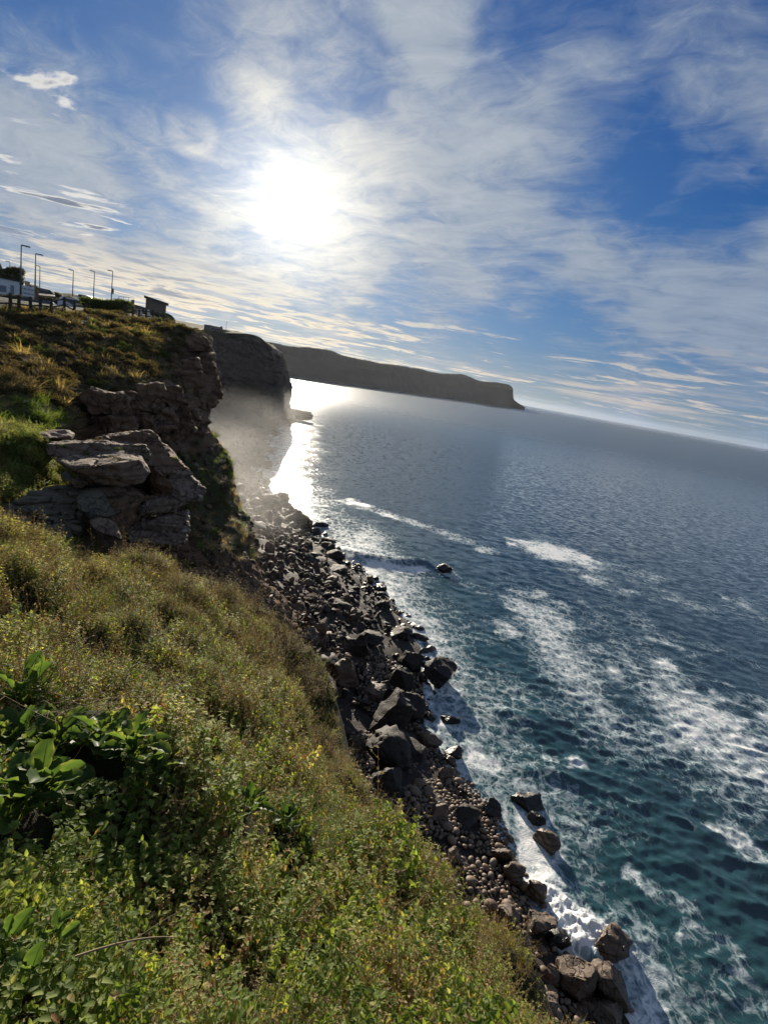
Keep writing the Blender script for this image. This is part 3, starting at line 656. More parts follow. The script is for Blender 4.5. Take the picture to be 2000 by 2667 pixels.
def free_rock(name, seed, dims, mat, sub=3, cuts=9, angular=1.0, rough=.06):
    """boulder from a ball cut by random planes (flat broken faces), unit-ish, base at z=0 slightly sunk"""
    rs = np.random.RandomState(seed); bm = bmesh.new(); bmesh.ops.create_icosphere(bm, subdivisions=sub, radius=1.0)
    V = np.array([v.co[:] for v in bm.verts])
    if angular > .5: V = V * (1 + .30 * fbm(V, 1.1, 3, seed + 50))[:, None]
    for _ in range(cuts):
        n = rs.normal(size=3) * [1, 1, .8]; n /= np.linalg.norm(n); d = rs.uniform(.38, .95) if angular > .5 else rs.uniform(.80, .97)
        h = V @ n - d; V = V - np.maximum(h, 0)[:, None] * n * (1.0 if angular > .5 else .8)
    V = V / np.abs(V).max(0)
    if angular > .5:
        bed = np.array([.25, .1, 1.0]) + rs.normal(0, .25, 3); hb = V @ bed * rs.uniform(2.2, 4.5); st = np.abs(hb - np.round(hb)) * 2
        V = V * (1 - .07 * smoothstep(.72, 1.0, st) + .05 * (_hash(np.round(hb).astype(np.int64), 0, 0, seed) - .5) * 2)[:, None]
    V = V * (1 + rough * 1.3 * fbm(V, 1.9, 4, seed)[:, None] + rough * .8 * fbm(V, 5, 4, seed + 4, .6)[:, None]) * np.array(dims) * .5
    V[:, 2] -= V[:, 2].min()
    for v, p in zip(bm.verts, V): v.co = p
    me = bpy.data.meshes.new(name); bm.to_mesh(me); bm.free(); me.materials.append(mat)
    me.polygons.foreach_set('use_smooth', np.ones(len(me.polygons), bool))
    if angular > .5:
        try: me.set_sharp_from_angle(angle=math.radians(38))
        except Exception: pass
    return me
# --- outcrop on the near side of the gully: corner points (crop px, px) -> photo px
def oc(cx, cy, r): return at(100 + cx * .2773, 1050 + cy * .2773, r)
def blockpts(front, back):
    return [oc(*p) for p in front] + [oc(*p) for p in back]
OUT = [
 ('rock_slab', 'thick overhanging pale rock block with a vertical crack, plants on its flat top', ROCK_LEDGE,
   [(300, 600, 20.2), (520, 590, 20), (760, 570, 20), (945, 520, 20.6), (1010, 640, 20.9), (950, 745, 20.8), (800, 785, 20.3), (640, 765, 20.3), (500, 735, 20.5), (140, 520, 22.5), (450, 470, 23), (760, 440, 23), (960, 500, 22.5), (1000, 650, 22.6), (800, 770, 22.6), (450, 700, 22.6)], .13, .06, .10),
 ('rock_ledge', 'long low grey rock ledge running behind the overhanging block', ROCK_LEDGE,
   [(80, 480, 22.6), (95, 385, 22.9), (400, 362, 23), (720, 372, 23.2), (1000, 392, 23.2), (1065, 450, 23.2), (1060, 580, 23.2), (620, 560, 22.8), (200, 520, 22.4), (90, 370, 24.6), (720, 350, 25.2), (1050, 400, 25), (1050, 600, 25)], .14, .07, .10),
 ('rounded_rock', 'big rounded brown rock shoulder rising behind the ledges', ROCK_CLIFF,
   [(540, 345, 24.4), (700, 302, 24.6), (1000, 272, 25), (1120, 322, 25), (1190, 405, 25), (1245, 500, 25), (1400, 605, 25.2), (1230, 700, 24.4), (1060, 600, 24), (900, 700, 24.4), (600, 440, 24.2), (620, 340, 27), (1000, 280, 28), (1200, 420, 27.5), (1400, 640, 27), (1000, 900, 27)], .16, .12, .10),
 ('leaning_rock_slab', 'pale lichen-covered tilted rock slab on the gully side of the outcrop', ROCK_WHITE,
   [(1240, 640, 24.6), (1410, 612, 25), (1545, 800, 25.2), (1520, 890, 25), (1300, 958, 24.4), (1100, 1035, 23.9), (940, 1060, 23.6), (925, 1040, 23.7), (1060, 930, 23.9), (1270, 850, 24.1), (1260, 760, 24.4), (1420, 640, 27), (1550, 830, 27), (1300, 980, 26.4), (960, 1070, 25.6)], .15, .09, .08),
 ('rock_fin', 'smooth curved rock fin between the overhanging block and the pale slab', ROCK_CLIFF,
   [(1050, 560, 23.8), (1110, 610, 23.7), (1230, 720, 23.7), (1275, 800, 23.7), (1270, 850, 23.7), (1150, 870, 23.9), (1060, 880, 24.2), (1040, 700, 24.2), (1060, 580, 25.6), (1270, 840, 25.6), (1060, 900, 25.6)], .14, .06, .05),
 ('cracked_rock', 'dark fissured rock block with pale patches at the bottom of the outcrop', ROCK_WHITE,
   [(840, 1215, 23.6), (920, 1110, 24), (1060, 1085, 24), (1390, 1000, 24.4), (1405, 1110, 24.2), (1410, 1210, 24.1), (1385, 1310, 24), (1100, 1335, 23.6), (870, 1290, 23.5), (930, 1100, 26.4), (1390, 1010, 26.6), (1400, 1320, 26.4), (870, 1300, 26)], .14, .09, .16),
 ('recessed_rock', 'shaded brown rock wall under the overhanging block', ROCK_CLIFF,
   [(470, 740, 21.9), (640, 770, 22), (900, 790, 23.8), (1080, 880, 24.3), (930, 1060, 24.3), (850, 1230, 24), (740, 1260, 23), (680, 1060, 22), (640, 900, 21.6), (520, 800, 21.6), (470, 740, 25), (1080, 860, 26), (850, 1240, 26), (640, 1200, 25)], .16, .10, .10),
 ('rock_slab', 'flat-topped rock slab end with a broken dark face beside the flagstones', ROCK_FLAG,
   [(390, 930, 18.9), (480, 900, 19.2), (570, 800, 20.2), (645, 870, 20.2), (670, 940, 19.8), (690, 1050, 19.4), (600, 1060, 19.0), (490, 1085, 18.8), (400, 1000, 18.6), (400, 780, 21.2), (560, 780, 21.4), (690, 1040, 21), (500, 1110, 20.4)], .12, .06, .10),
 ('rock_slab', 'small tilted grey slab poking out of the green grass tuft', ROCK_LEDGE,
   [(490, 1095, 18.2), (560, 1080, 18.5), (625, 1080, 18.6), (700, 1110, 18.6), (750, 1190, 18.3), (775, 1275, 18.0), (680, 1240, 17.8), (560, 1205, 17.8), (510, 1150, 17.9), (560, 1100, 20), (720, 1120, 20), (770, 1280, 19.5)], .10, .05, .0),
 ('boulder', 'small rounded boulder wedged at the back of the flagstones', ROCK_LEDGE,
   [(315, 725, 20.4), (380, 698, 20.6), (435, 715, 20.6), (462, 770, 20.5), (400, 795, 20.3), (330, 790, 20.2), (320, 740, 21.4), (450, 740, 21.6), (400, 800, 21.4)], .09, .05, .0),
 ('rock_slab', 'narrow tilted rock sliver beside the small wedged boulder', ROCK_FLAG,
   [(200, 660, 20.6), (300, 640, 20.8), (340, 700, 20.6), (300, 735, 20.3), (215, 720, 20.3), (240, 640, 21.6), (330, 690, 21.6), (210, 720, 21.2)], .10, .05, .0),
 ('rock_slab', 'grassy-topped rock step above the ledges at the foot of the tussocks', ROCK_LEDGE,
   [(-40, 300, 25.4), (50, 250, 26), (250, 240, 26.4), (370, 290, 26.2), (340, 340, 25.6), (120, 330, 25.2), (-20, 330, 25.2), (50, 260, 28), (350, 280, 28), (200, 400, 27)], .14, .07, .08),
]
OUT_OBJ = []
for k, (nm, lab, mt, pts, ed, rg, jt) in enumerate(OUT):
    me, c = hull_rock(nm, [oc(*p) for p in pts], mt, ed * .85, rg * 1.25, 100 + k * 7, 0, jt)
    OUT_OBJ.append(tag(link(nm, me, loc=c), lab, 'rock', 'rocks of the cliff-edge outcrop'))
# --- flagstone pavement: stepped plates, each a stone of its own
def flagstones():
    t = empty('flagstone_ledge', oc(250, 1150, 18.6)); tag(t, 'ledge of split dark flagstones at the edge of the shrubby slope', 'rock ledge', 'rocks of the cliff-edge outcrop')
    base = np.array(t.location); rs = np.random.RandomState(4)
    y = 768.0; i = 0
    while y < 1225:
        hh = rs.uniform(22, 62); r0 = 21.0 - (y - 770) / 450 * 3.0; r1 = 21.0 - (y + hh - 770) / 450 * 3.0
        f = (y - 770) / 450; xmax = 440 - 60 * f - 130 * max(0, f - .75) / .25; xmin = 60 - 420 * min(1, f * 2.2); x = xmin + rs.uniform(-60, 0)
        while x < xmax:
            w = rs.uniform(120, 420); xa, xb = x - 4, min(x + w, xmax + 25)
            if xb - xa > 45:
                j = lambda: rs.uniform(-7, 7); lift = rs.uniform(0, 8); tl = rs.uniform(-.10, .10); m_ = rs.uniform(.3, .7)
                tp = [oc(xa + j(), y + hh * .7 - lift, r1 + .1), oc(xa + (xb - xa) * m_, y + hh - lift + j(), r1), oc(xb + j(), y + hh * .75 - lift + 6, r1 + .1), oc(xb - 10, y + hh * .3 - lift, r0), oc(xa + (xb - xa) * (1 - m_), y - 4 - lift + j() * .5, r0 + .1), oc(xa + 8, y + hh * .25 - lift, r0)]
                for q, p in enumerate(tp): p[2] += tl * (q in (1, 2, 3))
                bt = [p - np.array([0, 0, .3]) for p in tp]
                me, c = hull_rock('flagstone', tp + bt, ROCK_FLAG, .13, .04, 300 + i * 31 + int(x), 1)
                link('flagstone', me, t, loc=c - base)
            x += w
        y += hh * .82; i += 1
flagstones()
# --- jointed blocks standing proud of the promontory face: pieces of that cliff
def cc(cx, cy, r): return at(cx * .422, 900 + cy * .422, r)
BL = [([(700, 312), (772, 306), (790, 390), (812, 440), (690, 440)], 33.6), ([(690, 446), (815, 440), (836, 532), (690, 545)], 33.3), ([(775, 285), (848, 292), (884, 380), (790, 390)], 34.4), ([(860, 258), (1000, 250), (1010, 340), (980, 420), (880, 400)], 36.2),
      ([(1010, 252), (1120, 254), (1150, 350), (1075, 400), (1020, 340)], 37.6), ([(975, 410), (1060, 402), (1084, 470), (970, 472)], 36.2), ([(968, 478), (1084, 474), (1090, 516), (985, 522)], 36.0), ([(1090, 410), (1160, 360), (1190, 480), (1100, 500)], 38.4),
      ([(1076, 536), (1196, 497), (1212, 516), (1190, 535), (1095, 556)], 37.2), ([(880, 430), (960, 430), (975, 530), (890, 540)], 35.8), ([(1000, 540), (1100, 560), (1110, 650), (1030, 640)], 36.6),
      ([(1130, 90), (1220, 80), (1240, 160), (1130, 160)], 46.5), ([(1125, 170), (1235, 165), (1240, 250), (1140, 260)], 45.6), ([(1240, 60), (1300, 50), (1322, 130), (1250, 140)], 51.2), ([(1250, 145), (1325, 135), (1348, 215), (1262, 230)], 50.8), ([(1262, 236), (1350, 222), (1376, 322), (1288, 330), (1262, 300)], 50.3), ([(1220, 260), (1290, 335), (1292, 385), (1245, 395)], 49.6),
      ([(1170, 270), (1230, 280), (1250, 380), (1180, 360)], 46.0), ([(1160, -60), (1225, -70), (1262, -10), (1260, 30), (1170, 30)], 52.0), ([(1210, -85), (1278, -40), (1296, 10), (1280, 45), (1230, 20)], 54.0), ([(1230, 30), (1290, 40), (1300, 90), (1240, 100)], 52.5),
      ([(500, 300), (560, 270), (700, 300), (690, 420), (560, 420)], 33.8), ([(1150, 420), (1210, 400), (1240, 470), (1215, 500), (1160, 495)], 40.5), ([(1180, 540), (1250, 480), (1262, 560), (1200, 600)], 42.5)]
for k, (pl, r) in enumerate(BL):
    mx_, my_ = np.mean(pl, 0); g = 1.16; pts = [cc(mx_ + (x - mx_) * g, my_ + (y - my_) * g, r + .35) for x, y in pl] + [cc(mx_ + (x - mx_) * g + (12 if x < 1000 else -8), my_ + (y - my_) * g + 4, r + 2.0) for x, y in pl]
    me, c = hull_rock('rock_block', pts, ROCK_CLIFF, .20, .15, 500 + k * 5, 0, .0); link('rock_block', me, PROM_O, loc=c)
# ---------------------------------------------------------------- boulders in the surf and on the beach
def rock_from_px(px, py, wpx, hpx, z=0.0):
    c = sea_pt(px, py, z); s = np.linalg.norm(c - [0, 0, EYE]) / 1450.0; return c, wpx * s, hpx * s
BIG = [  # px, py (foot), width px, height px, foot height, material, label
 (1155, 1790, 108, 92, 0, ROCK_DARK, 'largest black rock standing alone in the foam off the boulder beach'),
 (1160, 1492, 50, 40, 0, ROCK_DARK, 'lone black rock at the end of the breaking wave'),
 (845, 1372, 22, 22, 0, ROCK_DARK, 'small pointed dark rock in the glittering water'),
 (735, 1308, 40, 34, 0, ROCK_DARK, 'dark rock with a split top standing in surf below the misty cliff'),
 (1172, 1885, 58, 34, 0, ROCK_DARK, 'low jagged dark rock just off the beach with foam behind it'),
 (1378, 2108, 76, 46, 0, ROCK_DARK, 'flat ridged dark rock awash among white foam'),
 (1278, 2125, 50, 46, 0, ROCK_DARK, 'slanting dark rock in foam beside the flat ridged one'),
 (1208, 2090, 40, 44, 0, ROCK_BROWN, 'squarish upright rock in the surf with a shadow on the foam'),
 (1396, 2148, 48, 36, 0, ROCK_DARK, 'small dark rock tip between two larger rocks in foam'),
 (1425, 2215, 66, 62, 0, ROCK_BROWN, 'blocky olive-brown rock with a flat top at the outer edge of the surf'),
 (1213, 2160, 84, 66, .3, ROCK_DARK, 'dark wedge-shaped boulder at the water edge beside pale cobbles'),
 (1312, 2245, 60, 58, .3, ROCK_BROWN, 'pale-topped boulder at the edge of the cobble beach'),
 (1592, 2490, 98, 78, 0, ROCK_BROWN, 'long brown boulder leaning out of the white surf'),
 (1462, 2465, 56, 36, .2, ROCK_DARK, 'rounded wet black boulder lapped by white surf'),
 (1592, 2625, 96, 100, .2, ROCK_BROWN, 'rust-brown boulder with surf bursting behind it'),
 (1500, 2600, 84, 96, .6, ROCK_BROWN, 'tall reddish boulder with a pale edge above the surf'),
 (1150, 2030, 50, 44, .3, ROCK_BROWN, 'rounded brown boulder among cobbles and foam fingers'),
 (1183, 1968, 50, 34, .2, ROCK_DARK, 'dark double boulder at the tip of a foam pool'),
 (1010, 1990, 150, 92, 1.6, ROCK_DARK, 'broad dark boulder between the cobbles and the foam pool'),
 (1015, 2060, 120, 66, 1.9, ROCK_DARK, 'dark boulder half buried in cobbles under the broad one'),
 (1015, 1900, 140, 120, 1.4, ROCK_DARK, 'massive dark boulder rising from the cobble beach'),
 (1060, 1860, 100, 70, .6, ROCK_DARK, 'sloping dark slab behind the massive boulder at the water edge'),
 (1045, 1800, 70, 86, .6, ROCK_DARK, 'dark boulder with a flat lit summit near the water'),
 (985, 1812, 66, 40, 1.5, ROCK_BROWN, 'pale tilted slab lying on the cobbles'),
 (905, 1775, 90, 84, 2.8, ROCK_BROWN, 'upright brown boulder with cracked sides on the upper beach'),
 (1065, 1740, 66, 66, .5, ROCK_DARK, 'leaning dark slab with a smooth face by the surf'),
 (930, 1700, 66, 50, 2.2, ROCK_DARK, 'tall dark block in the middle of the boulder jumble'),
 (955, 1668, 80, 46, 1.8, ROCK_DARK, 'bulky dark boulder with lit edges in the boulder jumble'),
 (850, 1830, 84, 96, 3.4, ROCK_BROWN, 'orange-brown rock buttress under the overhanging grass'),
 (838, 1640, 40, 34, 3.6, ROCK_BROWN, 'small pale block on the debris slope'),
 (808, 1664, 56, 34, 4.2, ROCK_BROWN, 'flat ochre slab on the debris slope below the grass edge'),
 (812, 1560, 44, 20, 4.2, ROCK_TALUS, 'long pale plank-like slab on the debris slope'),
 (1040, 1655, 60, 34, .7, ROCK_DARK, 'long dark ledge reaching into the surf'),
 (1092, 1640, 34, 18, 0, ROCK_DARK, 'flat dark rock in foam off the long ledge'),
 (1000, 1585, 60, 36, .6, ROCK_DARK, 'jagged dark ledge with white water behind'),
 (870, 1455, 60, 34, .8, ROCK_DARK, 'dark rock shelf at the start of the breaking wave'),
 (880, 1490, 70, 26, 1.2, ROCK_DARK, 'pale-topped rock shelf above the breaking wave'),
 (770, 1360, 70, 40, 1.0, ROCK_DARK, 'dark stepped boulder where spray rises at the cliff foot'),
 (700, 1320, 70, 50, 2.0, ROCK_DARK, 'slanting rock slab in spray below the misty cliff'),
 (693, 1262, 28, 24, .2, ROCK_DARK, 'pale square boulder in the mist at the water edge'),
 (690, 1216, 44, 30, .2, ROCK_DARK, 'flat black rock with a square end against the sun glitter'),
 (668, 1180, 40, 24, .8, ROCK_DARK, 'dark rock shelf under the misty headland'),
 (715, 1132, 40, 14, .1, ROCK_DARK, 'dark reef at the foot of the middle headland'),
 (770, 1092, 84, 34, .0, ROCK_DARK, 'long black reef tapering off from the middle headland'),
 (735, 1072, 50, 18, 1.0, ROCK_DARK, 'second black reef behind the long tapering one'),
 (598, 1120, 26, 26, 4.0, ROCK_DARK, 'square rock stump in the bright mist'),
 (1395, 2330, 44, 40, .5, ROCK_BROWN, 'knobbly brown boulder where the surf reaches the cobbles'),
 (1345, 2285, 56, 44, .6, ROCK_BROWN, 'encrusted greenish boulder at the end of the cobble bank'),
 (1415, 2430, 70, 60, .8, ROCK_BROWN, 'broad worn boulder with hollows above the wet black one'),
 (1370, 2470, 56, 76, 1.2, ROCK_BROWN, 'upright pale boulder beside the worn one'),
 (1430, 2560, 40, 50, 1.0, ROCK_BROWN, 'small upright boulder behind the tall reddish one'),
 (1580, 2667, 110, 40, .5, ROCK_BROWN, 'flat lichen-speckled slab at the bottom of the beach'),
 (1425, 2650, 60, 60, 1.6, ROCK_BROWN, 'ochre boulder at the bottom of the beach beside the grass'),
 (1320, 2400, 50, 44, 1.4, ROCK_BROWN, 'angular brown boulder on the cobbles above the worn one'),
 (1180, 2235, 40, 46, 1.3, ROCK_BROWN, 'tilted ochre slab sunk in the cobble bank'),
 (1150, 2135, 50, 44, 1.2, ROCK_BROWN, 'brown pitted boulder beside the dark wedge'),
]
BEACH_USED = []
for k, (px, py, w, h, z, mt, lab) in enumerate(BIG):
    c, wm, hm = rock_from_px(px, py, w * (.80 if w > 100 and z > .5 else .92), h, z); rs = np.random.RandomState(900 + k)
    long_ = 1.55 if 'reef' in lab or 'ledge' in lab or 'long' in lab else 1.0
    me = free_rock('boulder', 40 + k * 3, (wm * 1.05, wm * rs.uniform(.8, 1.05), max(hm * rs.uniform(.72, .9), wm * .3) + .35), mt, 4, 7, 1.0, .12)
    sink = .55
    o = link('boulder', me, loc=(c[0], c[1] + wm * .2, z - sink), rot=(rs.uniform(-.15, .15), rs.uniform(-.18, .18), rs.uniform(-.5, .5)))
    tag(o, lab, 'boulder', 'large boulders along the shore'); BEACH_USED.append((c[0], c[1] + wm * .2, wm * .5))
# jumble of smaller dark boulders, told apart by nothing
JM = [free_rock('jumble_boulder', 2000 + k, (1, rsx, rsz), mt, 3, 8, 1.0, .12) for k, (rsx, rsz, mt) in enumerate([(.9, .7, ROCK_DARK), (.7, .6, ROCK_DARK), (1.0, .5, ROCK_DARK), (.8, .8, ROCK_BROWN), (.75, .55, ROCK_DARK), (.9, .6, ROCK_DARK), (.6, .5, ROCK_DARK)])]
def on_beach(s, off):            # s in shore index, off metres inland
    i = int(s); f = s - i; p = SHORE[i] * (1 - f) + SHORE[i + 1] * f; e = SHORE[i + 1] - SHORE[i]; n = np.array([-e[1], e[0]]) / math.hypot(e[0], e[1])
    x, y = p[0] + n[0] * off, p[1] + n[1] * off; z = .22 * off if off < 0 else min(.26 * off, 3.4 + .03 * off)
    return x, y, z
rs = np.random.RandomState(77); cnt = 0; placed = []
while cnt < 290:
    s = rs.uniform(8.2, 17.5); off = rs.uniform(-1.5, 13) if s > 9 else rs.uniform(-1, 5)
    x, y, z = on_beach(s, off); sz = float(np.clip(rs.lognormal(-.42, .52), .4, 2.1)) * (1 + (s - 8) * .05)
    if any((x - a) ** 2 + (y - b) ** 2 < (.7 * (r + sz * .5)) ** 2 for a, b, r in BEACH_USED + placed): continue
    placed.append((x, y, sz * .5)); cnt += 1
    o = link('jumble_boulder', JM[rs.randint(len(JM))], loc=(x, y, z - .12 * sz - .05), rot=(rs.uniform(-.3, .3), rs.uniform(-.3, .3), rs.uniform(0, 6.28)), scl=(sz * rs.uniform(.85, 1.2), sz, sz * rs.uniform(.7, 1.1)))
    tag(o, 'dark angular boulder in the boulder jumble between cliff foot and surf', 'boulder', 'boulder jumble below the cliff')
# rounded cobbles: 300 nearest as stones of their own, the rest as one mass
def cobble_mat(name, a, b):
    m, t = material(name); pos = t.pos(); r = t.rnd(); n = t.noise(pos, 5, 5, .65); n2 = t.noise(pos, 26, 4, .7)
    col = t.mix(r, a, b); col = t.mulc(col, t.mix(n, (.6, .6, .6), (1.25, 1.22, 1.18)))
    t.surf(t.principled(col, .62, t.bump(n2 * .6 + n * .4, .5, .03), .3)); return m
COB = [cobble_mat('cobble_grey', (.085, .060, .043), (.19, .145, .11)), cobble_mat('cobble_ochre', (.10, .064, .038), (.21, .15, .095))]
CM = [free_rock('cobble', 3000 + k, (1, ry, rz), COB[k % 2], 2, 5, 0.0, .05) for k, (ry, rz) in enumerate([(.8, .6), (.9, .7), (.7, .6), (.85, .5), (.75, .7), (.95, .62)])]
rs = np.random.RandomState(78); spots = []; H = {}
def free(x, y, r):
    g = (int(x / .6), int(y / .6))
    for i in (-1, 0, 1):
        for j in (-1, 0, 1):
            for (a, b, q) in H.get((g[0] + i, g[1] + j), ()):
                if (x - a) ** 2 + (y - b) ** 2 < (.86 * (r + q)) ** 2: return False
    return not any((x - a) ** 2 + (y - b) ** 2 < (.9 * q) ** 2 for a, b, q in BEACH_USED)
tries = 0
while len(spots) < 4200 and tries < 60000:
    tries += 1; s = rs.uniform(2.0, 11.0); near = s < 9.2
    off = rs.uniform(-.6, 9.5) if near else rs.uniform(.5, 12)
    x, y, z = on_beach(s, off); sz = float(np.clip(rs.lognormal(-1.05, .38), .18, .85)) * (1.0 if near else 1.1)
    if not free(x, y, sz * .5): continue
    H.setdefault((int(x / .6), int(y / .6)), []).append((x, y, sz * .5)); spots.append((x, y, z, sz, rs.randint(6), rs.uniform(0, 6.28)))
order = sorted(spots, key=lambda p: -p[3] / math.hypot(math.hypot(p[0], p[1]), EYE))
Q_ = np.array([p[:3] for p in order[:1600]]); f_ = np.linspace(.15, .9, 16)[None, :]      # those in front of which the near slope's edge does not stand
ok_ = (slope_z(Q_[:, :1] * f_, Q_[:, 1:2] * f_) < EYE + (Q_[:, 2:3] - EYE) * f_ - .1).all(1)
pick = [p for p, k in zip(order, ok_) if k][:300]; ids = set(map(id, pick)); rest = [p for p in spots if id(p) not in ids]
for (x, y, z, sz, k, a) in pick:
    o = link('cobble', CM[k], loc=(x, y, z - .12 * sz), rot=(rs.uniform(-.3, .3), rs.uniform(-.3, .3), a), scl=sz)
    tag(o, 'rounded brown cobble lying among the others on the cobble beach', 'cobble', 'cobbles on the beach')

# ---------------------------------------------------------------- scatter helper (only for what nobody could count)
def scatter(name, protos, pts, rots, scls, idx, label, cat, mats=None):
    col = bpy.data.collections.new(name + '_kinds')
    for k, me in enumerate(protos):
        o = bpy.data.objects.new('%s_kind_%02d' % (name, k), me); col.objects.link(o)
    me = bpy.data.meshes.new(name); n = len(pts); me.vertices.add(n); me.vertices.foreach_set('co', np.asarray(pts, np.float32).ravel())
    a = me.attributes.new('rot', 'FLOAT_VECTOR', 'POINT'); a.data.foreach_set('vector', np.asarray(rots, np.float32).ravel())
    a = me.attributes.new('scl', 'FLOAT', 'POINT'); a.data.foreach_set('value', np.asarray(scls, np.float32).ravel())
    a = me.attributes.new('idx', 'INT', 'POINT'); a.data.foreach_set('value', np.asarray(idx, np.int32).ravel())
    o = link(name, me); g = bpy.data.node_groups.new(name, 'GeometryNodeTree')
    g.interface.new_socket('Geometry', in_out='INPUT', socket_type='NodeSocketGeometry'); g.interface.new_socket('Geometry', in_out='OUTPUT', socket_type='NodeSocketGeometry')
    N = g.nodes.new; L = g.links.new; gi = N('NodeGroupInput'); go = N('NodeGroupOutput'); ins = N('GeometryNodeInstanceOnPoints'); ci = N('GeometryNodeCollectionInfo')
    ci.inputs['Collection'].default_value = col; ci.inputs['Separate Children'].default_value = True; ci.inputs['Reset Children'].default_value = True
    def at_(nm, ty):
        q = N('GeometryNodeInputNamedAttribute'); q.data_type = ty; q.inputs['Name'].default_value = nm; return q.outputs['Attribute']
    L(gi.outputs[0], ins.inputs['Points']); L(ci.outputs[0], ins.inputs['Instance']); ins.inputs['Pick Instance'].default_value = True
    L(at_('idx', 'INT'), ins.inputs['Instance Index']); L(at_('rot', 'FLOAT_VECTOR'), ins.inputs['Rotation']); L(at_('scl', 'FLOAT'), ins.inputs['Scale']); L(ins.outputs[0], go.inputs[0])
    md = o.modifiers.new('scatter', 'NODES'); md.node_group = g
    tag(o, label, cat, kind='stuff'); return o
scatter('cobble_mass', CM, [(x, y, z - .12 * s) for x, y, z, s, k, a in rest], [(0, 0, a) for *_, a in rest], [p[3] for p in rest], [p[4] for p in rest], 'mass of small rounded cobbles covering the beach', 'cobbles')
# rubble on the debris slope at the cliff foot
JT = [free_rock('talus_stone', 2100 + k, (1, a_, b_), mt, 2, 9, 1.0, .07) for k, (a_, b_, mt) in enumerate([(.9, .6, ROCK_TALUS), (.7, .5, ROCK_TALUS), (1.0, .45, ROCK_BROWN), (.8, .7, ROCK_TALUS), (.75, .55, ROCK_CLIFF), (.9, .5, ROCK_BROWN), (.6, .5, ROCK_TALUS)])]
rs = np.random.RandomState(80); P = []
nv, nu = PROM_G.shape[:2]
while len(P) < 1500:
    v = rs.randint(int(nv * .62), nv - 2); u = rs.randint(int(nu * .42), nu - 2); p = PROM_G[v, u]
    P.append((*p, float(np.clip(rs.lognormal(-1.0, .55), .12, 1.3)), rs.randint(len(JM))))
scatter('rubble', JT, [p[:3] for p in P], rs.uniform(-3, 3, (len(P), 3)), [p[3] for p in P], [p[4] for p in P], 'broken stone rubble on the debris slope', 'rubble')
rs = np.random.RandomState(83); P = []
for _ in range(2600):
    s = rs.uniform(8.4, 17.8); off = rs.uniform(-1.2, 12); x, y, z = on_beach(s, off); P.append((x, y, z, float(np.clip(rs.lognormal(-.95, .45), .2, 1.0)), rs.randint(len(JM))))
scatter('dark_rubble', JM, [(p[0], p[1], p[2] - .06) for p in P], rs.uniform(-3, 3, (len(P), 3)), [p[3] for p in P], [p[4] for p in P], 'small broken dark stones filling the gaps of the boulder jumble', 'rubble')
rs = np.random.RandomState(82); P = []
for _ in range(2600):
    s = rs.uniform(8.5, 17.5); off = rs.uniform(6.5, 17); x, y, z = on_beach(s, off); P.append((x, y, z, float(np.clip(rs.lognormal(-.55, .55), .2, 2.0)), rs.randint(len(JM))))
scatter('upper_beach_rubble', JT, [(p[0], p[1], p[2] - .1) for p in P], rs.uniform(-3, 3, (len(P), 3)), [p[3] for p in P], [p[4] for p in P], 'tumbled broken stones along the foot of the cliff', 'rubble')
rs = np.random.RandomState(81); P = []
for _ in range(1400):
    s = rs.uniform(16, 21.6); off = rs.uniform(-1.5, 15); x, y, z = on_beach(min(s, 21.5), off); P.append((x, y, z, float(np.clip(rs.lognormal(.05, .5), .5, 3.2)), rs.randint(len(JM))))
scatter('far_rubble', JM, [(p[0], p[1], p[2] - .2) for p in P], rs.uniform(-3, 3, (len(P), 3)), [p[3] for p in P], [p[4] for p in P], 'distant mass of tumbled rocks along the misty bay shore', 'rubble')
# ---------------------------------------------------------------- plant materials
def leaf_mat(name, stops, trans=.45, rough=.6, tcol=1.6):
    m, t = material(name); tn = t.attr('tint'); r = t.rnd(); pos = t.pos(); n = t.noise(pos, .9, 3, .5)
    f = (tn * .72 + r * .24 + (n - .5) * .5 + .04).clamp()
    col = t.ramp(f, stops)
    p = t.principled(col, rough, None, .14)
    tr = t.node('ShaderNodeBsdfTranslucent'); t.put(tr.inputs[0], t.mulc(col, (tcol * 1.15, tcol * 1.1, tcol * .5)))
    t.surf(t.mixsh(trans, p, t.out(tr))); return m
LEAF_G = leaf_mat('herb_leaf', [(0, (.050, .085, .022)), (.3, (.13, .185, .045)), (.52, (.24, .29, .09)), (.70, (.35, .32, .125)), (.84, (.31, .205, .10)), (1, (.21, .105, .06))], .56, .6, 1.9)
LEAF_DRY = leaf_mat('dry_herb', [(0, (.09, .065, .034)), (.4, (.19, .14, .072)), (.7, (.30, .23, .125)), (1, (.40, .32, .19))], .35, .7)
GRASS_G = leaf_mat('green_grass', [(0, (.045, .085, .018)), (.5, (.10, .15, .030)), (.8, (.20, .21, .06)), (1, (.28, .24, .10))], .45)
GRASS_D = leaf_mat('dry_grass', [(0, (.17, .12, .055)), (.5, (.31, .23, .115)), (1, (.46, .36, .20))], .45, .65)
HEATH = leaf_mat('heath', [(0, (.034, .028, .018)), (.35, (.058, .046, .028)), (.6, (.100, .078, .046)), (.85, (.175, .138, .080)), (1, (.20, .17, .085))], .40, .8)
HEATH_G = leaf_mat('heath_green', [(0, (.030, .042, .014)), (.4, (.055, .075, .022)), (.8, (.11, .125, .035)), (1, (.17, .16, .05))], .42, .7)
BEET = leaf_mat('broad_leaf', [(0, (.030, .060, .020)), (.45, (.058, .105, .030)), (.8, (.12, .155, .048)), (1, (.22, .19, .07))], .46, .48)
STALK_D = leaf_mat('dry_stalk', [(0, (.17, .125, .075)), (1, (.33, .26, .17))], .1, .8)
